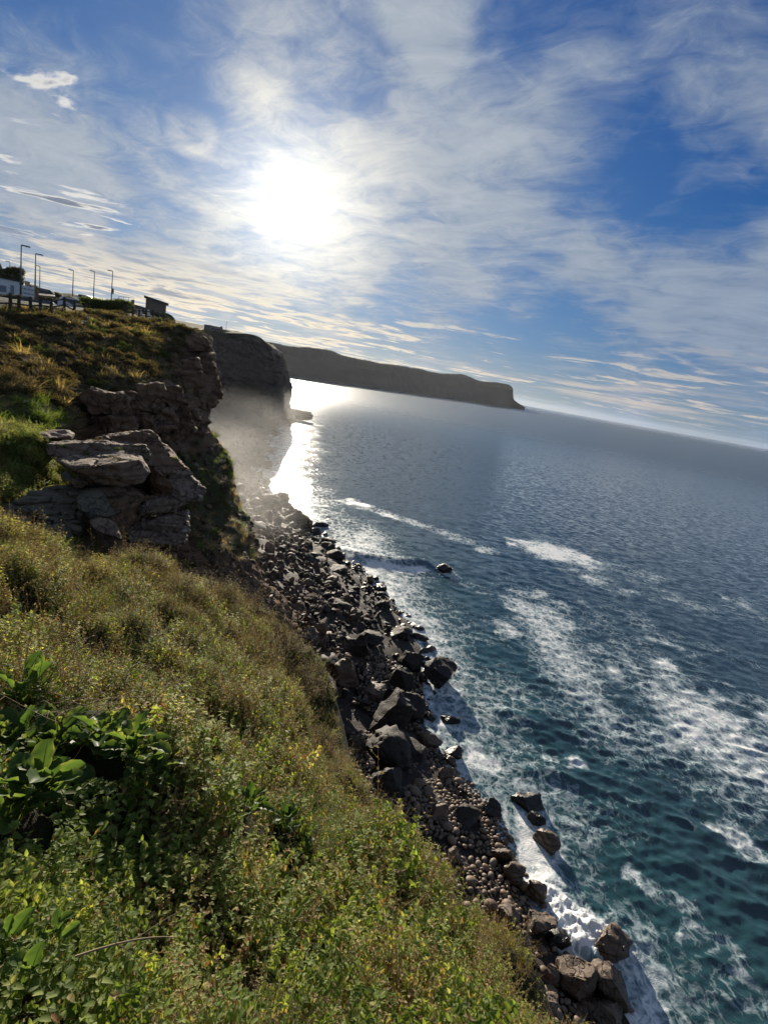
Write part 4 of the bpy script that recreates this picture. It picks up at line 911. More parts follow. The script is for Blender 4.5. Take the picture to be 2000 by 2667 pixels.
STEM_M = leaf_mat('herb_stem', [(0, (.13, .07, .045)), (.6, (.17, .10, .06)), (1, (.14, .14, .06))], .1, .7)
class Tri:
    def __init__(s): s.V = []; s.F = []; s.T = []; s.M = []; s.n = 0
    def add(s, V, F, tint, mat=0):
        V = np.asarray(V, float); s.V.append(V); s.F += [[a + s.n for a in f] for f in F]; s.T += [tint] * len(V); s.M += [mat] * len(F); s.n += len(V)
    def leaf(s, base, d, up, L, Wd, tint, fold=.25, droop=.25, mat=0):
        d = d / np.linalg.norm(d); sd = np.cross(d, up); sd /= np.linalg.norm(sd) + 1e-9; nn = np.cross(sd, d)
        def pt(a, b): return base + d * L * a + sd * Wd * b + nn * (abs(b) * Wd * fold * 2 - droop * L * a * a)
        V = [pt(0, 0), pt(.33, 0), pt(.68, 0), pt(1, 0), pt(.28, .48), pt(.66, .38), pt(.28, -.48), pt(.66, -.38)]
        s.add(V, [[0, 4, 1], [0, 1, 6], [4, 5, 2, 1], [1, 2, 7, 6], [5, 3, 2], [2, 3, 7]], tint, mat)
    def tube(s, P, r0, r1, tint, mat=0, k=3):
        P = np.asarray(P, float); n = len(P); T = np.gradient(P, axis=0); T /= np.linalg.norm(T, axis=1)[:, None] + 1e-9
        a = np.cross(T, [.31, .17, .93]); a /= np.linalg.norm(a, axis=1)[:, None] + 1e-9; b = np.cross(T, a); V = []
        for i in range(n):
            r = r0 + (r1 - r0) * i / (n - 1)
            for j in range(k): V.append(P[i] + r * (a[i] * math.cos(6.283 * j / k) + b[i] * math.sin(6.283 * j / k)))
        s.add(V, [[i * k + j, i * k + (j + 1) % k, (i + 1) * k + (j + 1) % k, (i + 1) * k + j] for i in range(n - 1) for j in range(k)], tint, mat)
    def blade(s, base, d, L, w, bend, tint, mat=0, seg=4):
        d = d / np.linalg.norm(d); h = np.array([d[0], d[1], 0]); h = h / (np.linalg.norm(h) + 1e-9); sd = np.array([-h[1], h[0], 0]); V = []
        for i in range(seg + 1):
            a = i / seg; p = base + d * L * a + h * bend * L * a * a - np.array([0, 0, 1]) * bend * L * .75 * a ** 2.4; ww = w * (1 - a) ** .7
            V += [p - sd * ww * .5, p + sd * ww * .5]
        s.add(V, [[2 * i, 2 * i + 1, 2 * i + 3, 2 * i + 2] for i in range(seg)], tint, mat)
    def mesh(s, name, mats):
        me = bpy.data.meshes.new(name); me.from_pydata([tuple(v) for v in np.vstack(s.V)], [], s.F); me.update()
        for m in mats: me.materials.append(m)
        me.polygons.foreach_set('material_index', s.M); me.polygons.foreach_set('use_smooth', np.ones(len(s.F), bool)); set_attr(me, 'tint', s.T); return me
def rvec(rs, el): a = rs.uniform(0, 6.283); return np.array([math.cos(a) * math.cos(el), math.sin(a) * math.cos(el), math.sin(el)])
UP = np.array([0, 0, 1.0])
def herb(seed, stems=8, hgt=.40, leafL=.060, tint=(.1, .5), red=.12, dry=0.0):
    rs = np.random.RandomState(seed); t = Tri()
    for s_ in range(stems):
        b = np.array([*rs.normal(0, .075, 2), -.05]); d = rvec(rs, rs.uniform(.9, 1.45)); H = hgt * rs.uniform(.55, 1.15); k = 6
        P = [b + d * H * i / (k - 1) + np.array([*rs.normal(0, .012, 2), -.05 * (i / k) ** 2]) for i in range(k)]
        isdry = rs.rand() < dry
        t.tube(P, .0028, .0012, rs.uniform(.2, .9), 1)
        nl = int(rs.uniform(13, 20)) if not isdry else int(rs.uniform(8, 14))
        for j in range(nl):
            a = .15 + .85 * (j / nl) ** .8; i = min(int(a * (k - 1)), k - 2); f = a * (k - 1) - i; p = P[i] * (1 - f) + P[i + 1] * f
            ld = rvec(rs, rs.uniform(-.25, .55)); L = leafL * (1.15 - .55 * a) * rs.uniform(.7, 1.25)
            if isdry: t.leaf(p, ld, UP, L * .55, L * .25, rs.uniform(.2, 1), .3, .5, 2)
            else:
                ti = rs.uniform(*tint) if rs.rand() > red else rs.uniform(.72, 1.15)
                t.leaf(p, ld, UP, L, L * rs.uniform(.5, .68), ti, rs.uniform(.05, .3), rs.uniform(.1, .6), 0)
        for j in range(4):
            t.leaf(P[-1], rvec(rs, rs.uniform(.2, .9)), UP, leafL * .55, leafL * .3, rs.uniform(tint[0], tint[1]) + .12 if not isdry else .6, .2, .3, 2 if isdry else 0)  # tip leaves get a raised tint: backlit brightness put into their colour
    return t.mesh('herb', [LEAF_G, STEM_M, LEAF_DRY])
def dryherb(seed):
    rs = np.random.RandomState(seed); t = Tri()
    for s_ in range(12):
        b = np.array([*rs.normal(0, .09, 2), -.05]); d = rvec(rs, rs.uniform(.8, 1.5)); H = rs.uniform(.22, .52); k = 6; cv = rs.normal(0, .05, 2)
        P = [b + d * H * i / (k - 1) + np.array([cv[0] * (i / k) ** 2, cv[1] * (i / k) ** 2, -.04 * (i / k) ** 2]) for i in range(k)]
        t.tube(P, .0022, .0010, rs.uniform(0, 1), 0)
        for j in range(rs.randint(7, 15)):
            a = rs.uniform(.3, 1); i = min(int(a * (k - 1)), k - 2); p = P[i]; t.leaf(p, rvec(rs, rs.uniform(-.2, 1)), UP, rs.uniform(.012, .03), rs.uniform(.006, .012), rs.uniform(0, 1), .3, .4, 0 if rs.rand() < .75 else 1)
    return t.mesh('dry_herb', [LEAF_DRY, LEAF_G])
def tuft(seed, n=46, L=(.2, .5), w=.006, bend=(.3, 1.1), spread=.05, mat=None, el=(.6, 1.5), tint=(0, 1)):
    rs = np.random.RandomState(seed); t = Tri()
    for i in range(n): t.blade(np.array([*rs.normal(0, spread, 2), -.03]), rvec(rs, rs.uniform(*el)), rs.uniform(*L), w * rs.uniform(.7, 1.3), rs.uniform(*bend), rs.uniform(*tint))
    return t.mesh('tuft', [mat])
def shrub(seed, R=.42, n=330, leaf=.085, mat=None, flat=.75):
    rs = np.random.RandomState(seed); t = Tri(); lob = [(rs.normal(0, R * .38, 3) * [1, 1, .4], R * rs.uniform(.4, .75)) for _ in range(6)]
    for i in range(n):
        c, r = lob[rs.randint(6)]; d = rvec(rs, math.asin(rs.uniform(-.15, 1))); p = c + d * r * rs.uniform(.55, 1.05) * [1, 1, flat] + [0, 0, R * .15]
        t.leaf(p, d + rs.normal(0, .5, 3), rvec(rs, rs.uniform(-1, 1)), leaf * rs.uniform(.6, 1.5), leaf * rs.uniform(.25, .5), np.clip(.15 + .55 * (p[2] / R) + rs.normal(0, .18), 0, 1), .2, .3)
    return t.mesh('shrub', [mat])

HERBS = [herb(1, tint=(.05, .42), red=.06), herb(2, tint=(.1, .5), red=.10), herb(3, 9, .44, .066, (.05, .45), .08), herb(4, tint=(.25, .68), red=.22, dry=.15), herb(5, 9, .42, .054, (.3, .72), .25, .2), herb(6, 8, .38, .050, (.2, .66), .3, .3)]
DRYS = [dryherb(11), dryherb(12), dryherb(13)]
TUFTD = [tuft(21, mat=GRASS_D), tuft(22, 40, (.15, .42), mat=GRASS_D)]
TUFTG = [tuft(23, 60, (.2, .55), .006, (.25, .9), .06, GRASS_G, tint=(0, .8)), tuft(24, 60, (.15, .4), .006, (.3, 1.0), .06, GRASS_G, tint=(.2, 1))]
def tallstalk(seed):
    rs = np.random.RandomState(seed); t = Tri()
    for s_ in range(4):
        b = np.array([*rs.normal(0, .08, 2), -.05]); d = rvec(rs, rs.uniform(1.0, 1.5)); H = rs.uniform(.55, .95); k = 8; cv = rs.normal(0, .10, 2)
        P = [b + d * H * i / (k - 1) + np.array([cv[0] * (i / k) ** 2, cv[1] * (i / k) ** 2, -.06 * (i / k) ** 2]) for i in range(k)]; t.tube(P, .0032, .0014, rs.uniform(.3, 1), 0, 4)
        for q in range(2, k):
            for _ in range(3): t.leaf(P[q], rvec(rs, rs.uniform(.1, 1.2)), UP, rs.uniform(.015, .035), .009, rs.uniform(.3, 1), .3, .3, 0)
            if rs.rand() < .6:
                e = P[q] + rvec(rs, rs.uniform(.3, 1)) * rs.uniform(.05, .13); t.tube([P[q], e], .0018, .0008, .7, 0, 3)
                for _ in range(4): t.leaf(e, rvec(rs, rs.uniform(0, 1)), UP, .02, .01, rs.uniform(.3, 1), .3, .3, 0)
    return t.mesh('tall_stalk', [LEAF_DRY])
NEAR = HERBS + DRYS + TUFTD + TUFTG + [tallstalk(25), tallstalk(26)]     # 0-5 herbs, 6-8 dry, 9-10 dry grass, 11-12 green grass
def surf_pt(px, py, r):
    d = ray(px, py); h = math.hypot(d[0], d[1])
    P_ = np.array([0, 0, EYE]) + d * (np.linspace(r * .6, r * 1.8, 160) / h)[:, None]      # first point where the bearing meets the slope
    k = np.where(P_[:, 2] <= slope_z(P_[:, 0], P_[:, 1]) + .12)[0]
    if len(k): return P_[k[0]].copy()
    return np.array([0, 0, EYE]) + d * r / h
def cover_near():
    rs = np.random.RandomState(91); n = 60000
    r = np.sqrt(rs.uniform(1.0, 23.0 ** 2, n)); a = np.radians(rs.uniform(-52, 56, n)); x = r * np.sin(a); y = r * np.cos(a)
    d, sg, par = poly_dist(x, y, EDGE); sd = -d * sg * -1.0      # + inside
    inside = (sg > 0) | (d < .4); x, y, r, d, sg, a = [q[inside] for q in (x, y, r, d, sg, a)]
    z = slope_z(x, y); P = np.stack([x, y, np.zeros_like(x)], -1); nz = fbm(P, .35, 3, 201); n2 = fbm(P, 1.2, 2, 202); n3 = fbm(P, .8, 2, 203)
    keep = rs.rand(len(x)) < np.where(r < 5, .78, .66)
    # bare hollows where broad-leaved plants grow
    for hx, hy, hr, pr in [(*surf_pt(150, 2010, 3.6)[:2], .62, .88), (*surf_pt(330, 2010, 3.6)[:2], .4, .85), (*surf_pt(90, 2140, 3.2)[:2], .4, .8), (*surf_pt(250, 1850, 5.2)[:2], .6, .8), (*surf_pt(720, 2190, 4.4)[:2], .28, .85), (*surf_pt(90, 2540, 2.1)[:2], .3, .6)]:
        keep &= ~((np.hypot(x - hx, y - hy) < hr) & (rs.rand(len(x)) < pr))
    keep &= r > 1.55
    ced = cells(np.stack([x, y, np.zeros_like(x)], -1) / 1.25 + .25 * np.stack([fbm(P, .7, 2, 57), fbm(P, .7, 2, 58), 0 * x], -1) * [1, 1, 0], 59)[1]
    keep &= rs.rand(len(x)) < .35 + .65 * smoothstep(.02, .3, ced)
    far = smoothstep(4, 14, r); edge = smoothstep(1.5, .0, np.where(sg > 0, d, 0))
    u = rs.rand(len(x)); dryness = .12 + .16 * smoothstep(3, 6, r) + .44 * far + .25 * nz + .22 * edge; idx = np.zeros(len(x), int)
    left = smoothstep(-.2, -.6, a) * smoothstep(6, 3, r)
    g = rs.randint(0, 3, len(x)); mx = rs.randint(3, 6, len(x)); dr = rs.randint(6, 9, len(x)); td = rs.randint(9, 11, len(x)); tg = rs.randint(11, 13, len(x))
    idx = np.where(u < .55 - dryness * .7, g, mx); idx = np.where(u > .97 - dryness * .60, dr, idx)
    idx = np.where((u < edge * .10) , td, idx); idx = np.where((n3 > .38) & (rs.rand(len(x)) < .5), tg, idx)
    idx = np.where((left > .3) & (idx > 2), g, idx)
    idx = np.where(rs.rand(len(x)) < .02 + .035 * far, rs.randint(13, 15, len(x)), idx)
    sc = rs.uniform(.7, 1.25, len(x)) * np.where((idx >= 6) & (idx <= 8), 1.3, 1.0) * (1 + .5 * n2 + .3 * nz) * np.where(r < 2.6, .8, 1.0) * (1 - .35 * edge)
    tilt = rs.normal(0, .16, (len(x), 2)); rots = np.stack([tilt[:, 0] - .12, tilt[:, 1] + .15, rs.uniform(0, 6.28, len(x))], 1)
    pts = np.stack([x, y, z], 1)
    k = keep; k[np.where(k)[0][13000:]] = False
    scatter('slope_vegetation', NEAR, pts[k], rots[k], np.clip(sc, .4, 1.6)[k], idx[k], 'dense low herbs, dry stems and grass covering the near slope', 'vegetation')
cover_near()
SHRUBS = [shrub(31, mat=HEATH), shrub(32, .36, 300, .07, HEATH), shrub(33, .4, 320, .09, HEATH_G), shrub(34, .3, 260, .075, HEATH), tuft(35, 80, (.25, .6), .022, (.2, .7), .12, HEATH, tint=(.2, 1)), tuft(36, 80, (.3, .7), .020, (.2, .8), .12, GRASS_G, tint=(0, .8)), tuft(37, 70, (.3, .7), .02, (.3, .9), .12, GRASS_D)]
def cover_prom():
    rs = np.random.RandomState(92); nv, nu = PROM_RK.shape; P = []; R = []; Sc = []; I = []
    V = rs.uniform(0, nv - 2, 26000); U = rs.uniform(0, nu * .86, 26000)
    for v, u in zip(V, U):
        i, j = int(v), int(u); rk = PROM_RK[i, j]; p = PROM_G[i, j] + (PROM_G[i + 1, j] - PROM_G[i, j]) * (v - i) + (PROM_G[i, j + 1] - PROM_G[i, j]) * (u - j)
        area = np.linalg.norm(np.cross(PROM_G[i + 1, j] - PROM_G[i, j], PROM_G[i, j + 1] - PROM_G[i, j]))
        row = v / (nv - 1) * 9; col = u / (nu - 1) * 10
        if row > 7.6 or rs.rand() > (1 - rk) ** 1.3 * min(area / .10, 1) * (1.0 if row < 5.5 else .8): continue
        s = rs.uniform(.7, 1.7); green = 0
        if row < 3.6: k = rs.choice([0, 0, 1, 1, 1, 2, 3, 3, 4, 6])
        elif col < 3.6 and row < 5.0: k = 5 if rs.rand() < .8 else 6; s *= .9
        elif col < 3.6: k = rs.choice([2, 2, 5, 3]); s *= .8
        else: k = rs.choice([4, 5, 5, 4, 6]); s *= .75
        P.append(p - [0, 0, .05]); R.append((rs.normal(0, .2), rs.normal(0, .2), rs.uniform(0, 6.28))); Sc.append(s); I.append(k)
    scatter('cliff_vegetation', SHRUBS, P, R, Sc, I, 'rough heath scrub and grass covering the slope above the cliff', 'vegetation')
    # leafy herbs round the outcrop's landward side
    P = []; R = []; Sc = []; I = []
    for _ in range(2600):
        i = rs.randint(int(nv * 4.6 / 9), int(nv * 7.2 / 9)); j = rs.randint(int(nu * .16), int(nu * .345)); P.append(PROM_G[i, j]); R.append((rs.normal(0, .2), rs.normal(0, .2), rs.uniform(0, 6.28))); Sc.append(rs.uniform(.8, 1.5)); I.append(rs.choice([0, 1, 2, 3, 5, 6]))
    scatter('outcrop_vegetation', HERBS + DRYS, P, R, Sc, I, 'green leafy herbs growing round the landward side of the rock outcrop', 'vegetation')
cover_prom()
# ---------------------------------------------------------------- single plants
def broad_leaf_mesh(seed, L=.15, Wd=.10, pet=.10):
    rs = np.random.RandomState(seed); nu, nv = 9, 7; V = []; T = []
    fold = rs.uniform(.15, .5); dr = rs.uniform(.15, .6); ph = rs.uniform(0, 6); roll = rs.uniform(-.3, .3)
    for i in range(nu):
        a = i / (nu - 1); w = Wd * .5 * (math.sin(math.pi * min(a * .90 + .06, 1)) ** .55) * (.70 + .42 * a) + .002
        for j in range(nv):
            b = j / (nv - 1) * 2 - 1; wav = .09 * Wd * math.sin(a * 17 + ph + (b > 0) * 1.3) * abs(b) ** 2
            V.append((b * w * (1 + .05 * math.sin(a * 23 + ph)), pet + a * L, abs(b) ** 1.6 * w * fold * 1.6 - dr * L * a * a * .8 + wav + roll * b * w - .012 * math.cos(b * 12) * .12)); T.append(.10 + .35 * abs(b) ** 3 + .25 * a * abs(b) ** 4 + rs.uniform(0, .35) + .3 * (abs(b) > .9) * (rs.rand() < .4))
    F = [[i * nv + j, i * nv + j + 1, (i + 1) * nv + j + 1, (i + 1) * nv + j] for i in range(nu - 1) for j in range(nv - 1)]
    t = Tri(); t.add(V, F, .4); t.T = T
    t.tube([(0, 0, -.02), (0, pet * .5, .008), (0, pet * 1.02, 0), (0, pet + L * .5, -dr * L * .2 - .002), (0, pet + L * .9, -dr * L * .64 - .002)], .0045, .0012, .9, 0, 4)
    return t.mesh('leaf', [BEET])
BLEAF = [broad_leaf_mesh(s, L, w, p) for s, L, w, p in [(1, .15, .11, .10), (2, .13, .10, .08), (3, .17, .115, .12), (4, .12, .085, .07), (5, .15, .12, .09), (6, .18, .12, .11)]]
BP = [((40, 1985, 3.75), 14, 1.05, 'broad-leaved green plant at the frame edge, upper cluster'), ((130, 2000, 3.7), 16, 1.1, 'broad-leaved green plant with lit leaves in the middle of the cluster'), ((255, 1975, 3.75), 16, 1.05, 'tallest broad-leaved plant of the cluster below the dry stalks'), ((345, 1995, 3.85), 13, .95, 'broad-leaved plant at the shrub side of the cluster'),
      ((70, 1880, 4.2), 8, 1.1, 'broad-leaved plant standing in shade behind the cluster'), ((110, 2120, 3.25), 13, 1.0, 'shaded broad-leaved plant hanging below the cluster'), ((215, 2130, 3.3), 10, .95, 'dark drooping broad-leaved plant under the cluster'), ((30, 2200, 2.95), 9, 1.0, 'shaded broad-leaved plant low at the frame edge'), ((400, 2050, 3.6), 8, .8, 'small broad-leaved plant trailing from the cluster towards the herbs'),
      ((650, 2130, 4.6), 7, .75, 'small plant with one upright broad leaf amid dry herbs'), ((735, 2180, 4.6), 8, .75, 'small broad-leaved plant beside the one with an upright leaf'), ((790, 2260, 4.5), 6, .6, 'little broad-leaved seedling in the herbs below the pair'),
      ((25, 2520, 2.15), 5, .5, 'broad-leaved plant in the bottom corner by the frame edge'), ((140, 2500, 2.2), 5, .48, 'young plant with pointed leaves near the bottom corner'), ((70, 2600, 1.95), 4, .48, 'small broad-leaved plant above the dead stem')]
rs = np.random.RandomState(55)
for k, (ppx, nl, sc, lab) in enumerate(BP):
    nl = int(nl * 1.9); sc *= 1.15
    b = surf_pt(*ppx); b[2] = float(slope_z(np.array([b[0]]), np.array([b[1]]))[0]); t = empty('broad_leaf_plant', b); tag(t, lab, 'plant', 'broad-leaved plants on the near slope')
    for i in range(nl):
        az_ = i * 2.4 + rs.uniform(-.4, .4); el = rs.uniform(.25, 1.25) if i < nl * .7 else rs.uniform(.9, 1.45)
        s = sc * rs.uniform(.75, 1.15); o = link('leaf', BLEAF[rs.randint(6)], t, loc=(rs.normal(0, .02), rs.normal(0, .02), .10 + rs.uniform(0, .22)), scl=s)
        o.rotation_euler = (Matrix.Rotation(az_, 3, 'Z') @ Matrix.Rotation(el, 3, 'X') @ Matrix.Rotation(rs.uniform(-.5, .5), 3, 'Y')).to_euler()
# dry bent stalks
def stalk_thing(name, px, lab, cat, n, Lr, sag, seed, dirs=None, r=.004):
    rs = np.random.RandomState(seed); b = surf_pt(*px); b[2] -= .05; t = empty(name, b); tag(t, lab, cat, 'dry stalks on the near slope')
    for i in range(n):
        d = rvec(rs, rs.uniform(.05, .8)) if dirs is None else np.array(dirs) + rs.normal(0, .12, 3); L = rs.uniform(*Lr); k = 7; cv = rs.normal(0, .10, 3); o0 = np.array([*rs.normal(0, .16, 2), rs.uniform(.02, .12)])
        P = [o0 + d * L * q / (k - 1) + cv * (q / (k - 1)) ** 2 * L * 2 - np.array([0, 0, sag * L]) * (q / (k - 1)) ** 2 for q in range(k)]
        T = Tri(); T.tube(P, r, r * .4, rs.uniform(0, 1), 0, 5)
        for _ in range(3):
            q = rs.randint(2, k - 1); dd = d + rs.normal(0, .6, 3); T.tube([P[q], P[q] + dd * L * .12, P[q] + dd * L * .22 + [0, 0, -.02]], r * .5, r * .2, .5, 0, 4)
        link('stalk', T.mesh('stalk', [STALK_D]), t)
stalk_thing('dry_stalk_tangle', (200, 1860, 4.9), 'tangle of dry bent pale stalks behind the broad-leaved cluster', 'dry stalks', 16, (.35, .85), .25, 61)
stalk_thing('dry_stalk_tangle', (330, 1850, 5.2), 'dry stalks arching over the dark hollow towards the herbs', 'dry stalks', 9, (.4, .9), .35, 62)
stalk_thing('dry_stalk_tangle', (60, 1830, 5.4), 'tall dry brown stalks rising at the frame edge above the cluster', 'dry stalks', 7, (.6, 1.0), .05, 63, (.25, .15, .95), .005)
stalk_thing('dead_stem', (120, 2610, 1.75), 'dead branched stem lying across the bottom corner', 'dead stem', 2, (.5, .7), .05, 64, (.9, .35, .12), .006)
# dry umbels on the slope above the cliff
UM = []
for sd in range(4):
    rs = np.random.RandomState(700 + sd); T = Tri(); Hh = 1.25; P = [(rs.normal(0, .01) * i, rs.normal(0, .01) * i, Hh * i / 6) for i in range(7)]; T.tube(P, .012, .006, .3, 0, 5); stem = T.mesh('stem', [LEAF_DRY])
    T = Tri(); top = np.array(P[-1])
    for c in range(3 + sd % 2):
        ctr = top + (np.array([0, 0, 0]) if c == 0 else np.array([rs.uniform(-.22, .22), rs.uniform(-.22, .22), -rs.uniform(.08, .3)]))
        if c: T.tube([top - [0, 0, .45], (top + ctr) / 2 - [0, 0, .12], ctr], .006, .004, .3, 0, 4)
        for _ in range(18):
            e = ctr + rvec(rs, rs.uniform(.25, .8)) * rs.uniform(.12, .19); T.tube([ctr - [0, 0, .03], e], .004, .003, .4, 0, 3)
            for _ in range(5): T.leaf(e, rvec(rs, rs.uniform(0, 1)), UP, .035, .02, rs.uniform(.1, .6), .2, .2)
    UM.append((stem, T.mesh('flower_head', [LEAF_DRY])))
rs = np.random.RandomState(56)
UMP = [(62, 1030, 33), (75, 1035, 33.5), (90, 1030, 33), (105, 1025, 34), (118, 1030, 34), (132, 1028, 34), (50, 1020, 33), (85, 985, 36), (98, 985, 36.5), (140, 960, 38), (165, 950, 39), (215, 950, 41), (230, 958, 41), (12, 985, 35), (22, 975, 36), (175, 985, 37), (180, 905, 44), (128, 890, 45)]
flat = PROM_G[:160, :250].reshape(-1, 3)
def on_prom(px, py):             # the cliff-sheet point nearest to that bearing
    d = ray(px, py); d = d / np.linalg.norm(d); q = flat - [0, 0, EYE]; n = q / np.linalg.norm(q, axis=1)[:, None]; k = np.argmax(n @ d); return flat[k]
for k, (x, y, r) in enumerate(UMP):
    p = on_prom(x, y); t = empty('dry_umbel_plant', p - [0, 0, .1], rs.uniform(0, 6.28)); s = rs.uniform(.75, 1.15); t.scale = (s, s, s); t.rotation_euler = (rs.normal(0, .08), rs.normal(0, .08), rs.uniform(0, 6.28))
    tag(t, 'tall dry brown umbel stalk on the shaded slope above the outcrop', 'dry plant', 'dry umbel stalks on the slope')
    link('stem', UM[k % 4][0], t); link('flower_head', UM[k % 4][1], t)

# cushions rooted in the joints of the outcrop
CU = [shrub(41, .2, 150, .05, HEATH_G), shrub(42, .18, 140, .045, HEATH)]
rs = np.random.RandomState(57); deps = bpy.context.evaluated_depsgraph_get()
CUP = [(470, 480, 'green cushion plant in the joint behind the overhanging block'), (370, 525, 'green cushion plant near the landward end of the overhanging block'), (740, 435, 'grey-green cushion plant on the back of the overhanging block'), (745, 530, 'yellowish cushion plant on the front lip of the overhanging block'), (1275, 515, 'yellow-topped cushion plant on the shoulder of the rounded rock'), (420, 760, 'tuft growing between the wedged boulder and the block'), (1370, 1005, 'grassy tuft on the corner of the fissured rock'), (560, 350, 'dry cushion plant at the end of the long ledge'), (230, 400, 'dry cushion plant on the landward end of the long ledge')]
for k, (cx, cy, lab) in enumerate(CUP):
    d = oc(cx, cy, 22) - np.array([0, 0, EYE]); hit, loc, nrm, idx, ob, mt_ = scene.ray_cast(deps, Vector((0, 0, EYE)) + Vector(d).normalized() * 17.6, Vector(d).normalized())
    p = np.array(loc) if hit else oc(cx, cy, 22)
    o = link('cushion_plant', CU[k % 2], loc=p - [0, 0, .06], rot=(0, 0, rs.uniform(0, 6)), scl=rs.uniform(.8, 1.3)); tag(o, lab, 'plant', 'cushion plants on the rock outcrop')

# dry twiggy bushes on the brow of the slope
def bush_meshes(seed, R=.62, H=.8):
    rs = np.random.RandomState(seed); a, b = Tri(), Tri()
    for i in range(80):
        d = rvec(rs, math.asin(rs.uniform(.15, 1))); L = rs.uniform(.6, 1.0); p0 = np.array([*rs.normal(0, .10, 2), 0]); k = 6; cv = rs.normal(0, .12, 3)
        P = [p0 + d * [R, R, H] * L * q / (k - 1) + cv * (q / k) ** 2 for q in range(k)]; a.tube(P, .006, .0016, rs.uniform(0, .6), 0, 3)
        for q in range(2, k):
            for _ in range(3):
                e = P[q] + (d + rs.normal(0, .7, 3)) * rs.uniform(.05, .13); a.tube([P[q], e], .002, .001, rs.uniform(0, 1), 0, 3)
                for _ in range(3): b.leaf(e, rvec(rs, rs.uniform(-.2, 1.2)), UP, rs.uniform(.018, .036), rs.uniform(.008, .016), rs.uniform(0, 1), .2, .4, 0 if rs.rand() < .72 else 1)
    return a.mesh('branches', [STEM_M]), b.mesh('leaves', [LEAF_DRY, LEAF_G])
BM = [bush_meshes(71), bush_meshes(72), bush_meshes(73, .5, .65)]
rs = np.random.RandomState(58)
for k, (px, py, r, s, lab) in enumerate([(560, 1560, 14.5, 1.2, 'dry twiggy bush on the brow below the outcrop'), (655, 1600, 14.6, 1.25, 'dry brown bush on the brow beside the debris slope'), (745, 1680, 13.4, 1.3, 'large dark twiggy bush bulging over the cliff edge'), (800, 1790, 12.2, 1.15, 'twiggy bush hanging over the cliff edge below the large one'), (690, 1720, 12.0, 1.1, 'shaded twiggy bush on the slope side of the large one'), (470, 1540, 13.6, 1.0, 'small pale dry bush among herbs below the outcrop'), (380, 1490, 14.6, 1.0, 'dry bush beside the green grass tuft under the outcrop'), (850, 1960, 9.8, .8, 'low dry bush on the cliff edge above the cobbles'), (600, 1680, 11.5, 1.0, 'rounded dry bush in the middle of the upper slope'), (980, 2180, 7.4, .6, 'little dry bush at the cliff edge farther down')]):
    b = surf_pt(px, py, r); b[2] = float(slope_z(np.array([b[0]]), np.array([b[1]]))[0]) - .05; t = empty('dry_bush', b, rs.uniform(0, 6.28)); t.scale = (s, s, s); tag(t, lab, 'bush', 'dry bushes on the near slope')
    link('branches', BM[k % 3][0], t); link('leaves', BM[k % 3][1], t)
# ---------------------------------------------------------------- spray hanging in the bay
def mist(px, py, r, sx, sy, sz, dens, lab):
    c = at(px, py, r); bm = bmesh.new(); bmesh.ops.create_icosphere(bm, subdivisions=3, radius=1.0); me = bpy.data.meshes.new('sea_mist'); bm.to_mesh(me); bm.free()
    m, t = material('sea_mist'); v = t.node('ShaderNodeVolumePrincipled'); v.inputs['Color'].default_value = (.95, .95, .94, 1); v.inputs['Anisotropy'].default_value = .6
    oc_ = t.objco(); ox, oy, oz = t.sep(oc_); rr = (ox * ox + oy * oy + oz * oz) ** .5
    t.put(v.inputs['Density'], rr.smooth(1.0, .1) * (t.noise(oc_, 1.6, 2, .5) * 1.6 - .15).clamp() * dens)
    o = t.node('ShaderNodeOutputMaterial'); t.nt.links.new(v.outputs[0], o.inputs['Volume']); me.materials.append(m)
    tag(link('sea_mist', me, loc=(c[0], c[1], c[2]), scl=(sx, sy, sz)), lab, 'mist', kind='stuff')
mist(585, 1150, 135, 24, 46, 15, .008, 'sunlit spray mist drifting in front of the bay cliff')
mist(560, 1200, 92, 14, 24, 9, .009, 'denser spray mist low over the bay boulders')
mist(640, 1330, 72, 10, 26, 8, .012, 'faint warm spray mist above the debris slope')
mist(690, 1060, 190, 26, 24, 9, .008, 'spray mist at the foot of the middle headland')

# ---------------------------------------------------------------- plain materials for built things
def plain(name, col, rough=.7, metal=0.0, n=.25, scale=6.0, spec=.3):
    m, t = material(name); v = t.noise(t.pos(), scale, 6, .65); c = t.mulc(col, t.mix(v, (1 - n,) * 3, (1 + n,) * 3)); t.surf(t.principled(c, rough, t.bump(v, .2, .02), spec, metal)); return m
WOOD = plain('weathered_wood', (.055, .042, .032), .85); POLE = plain('lamp_metal', (.08, .085, .09), .5, .4); CONC = plain('grey_render', (.16, .125, .10), .9, scale=2.0); ROOFD = plain('dark_roof', (.06, .05, .045), .8)
WHITE = plain('white_render', (.62, .64, .66), .7, n=.08); PANEL = plain('white_board', (.80, .80, .80), .15, n=.03, spec=.6); ASPH = plain('asphalt', (.13, .11, .10), .9, n=.15); HEDGE = leaf_mat('hedge_leaf', [(0, (.02, .026, .012)), (.6, (.045, .045, .018)), (1, (.10, .07, .03))], .3)
STONE = plain('garden_wall_stone', (.17, .135, .10), .9, n=.4, scale=3.0); GLASS = plain('dark_glass', (.03, .04, .05), .08, n=.05, spec=.6); CARD = plain('dark_car_paint', (.03, .028, .03), .25, .3, .05, spec=.5); CARW = plain('silver_car_paint', (.50, .51, .54), .25, .4, .04, spec=.5); CARB = plain('blue_grey_car_paint', (.08, .09, .11), .2, .3, .04, spec=.6)
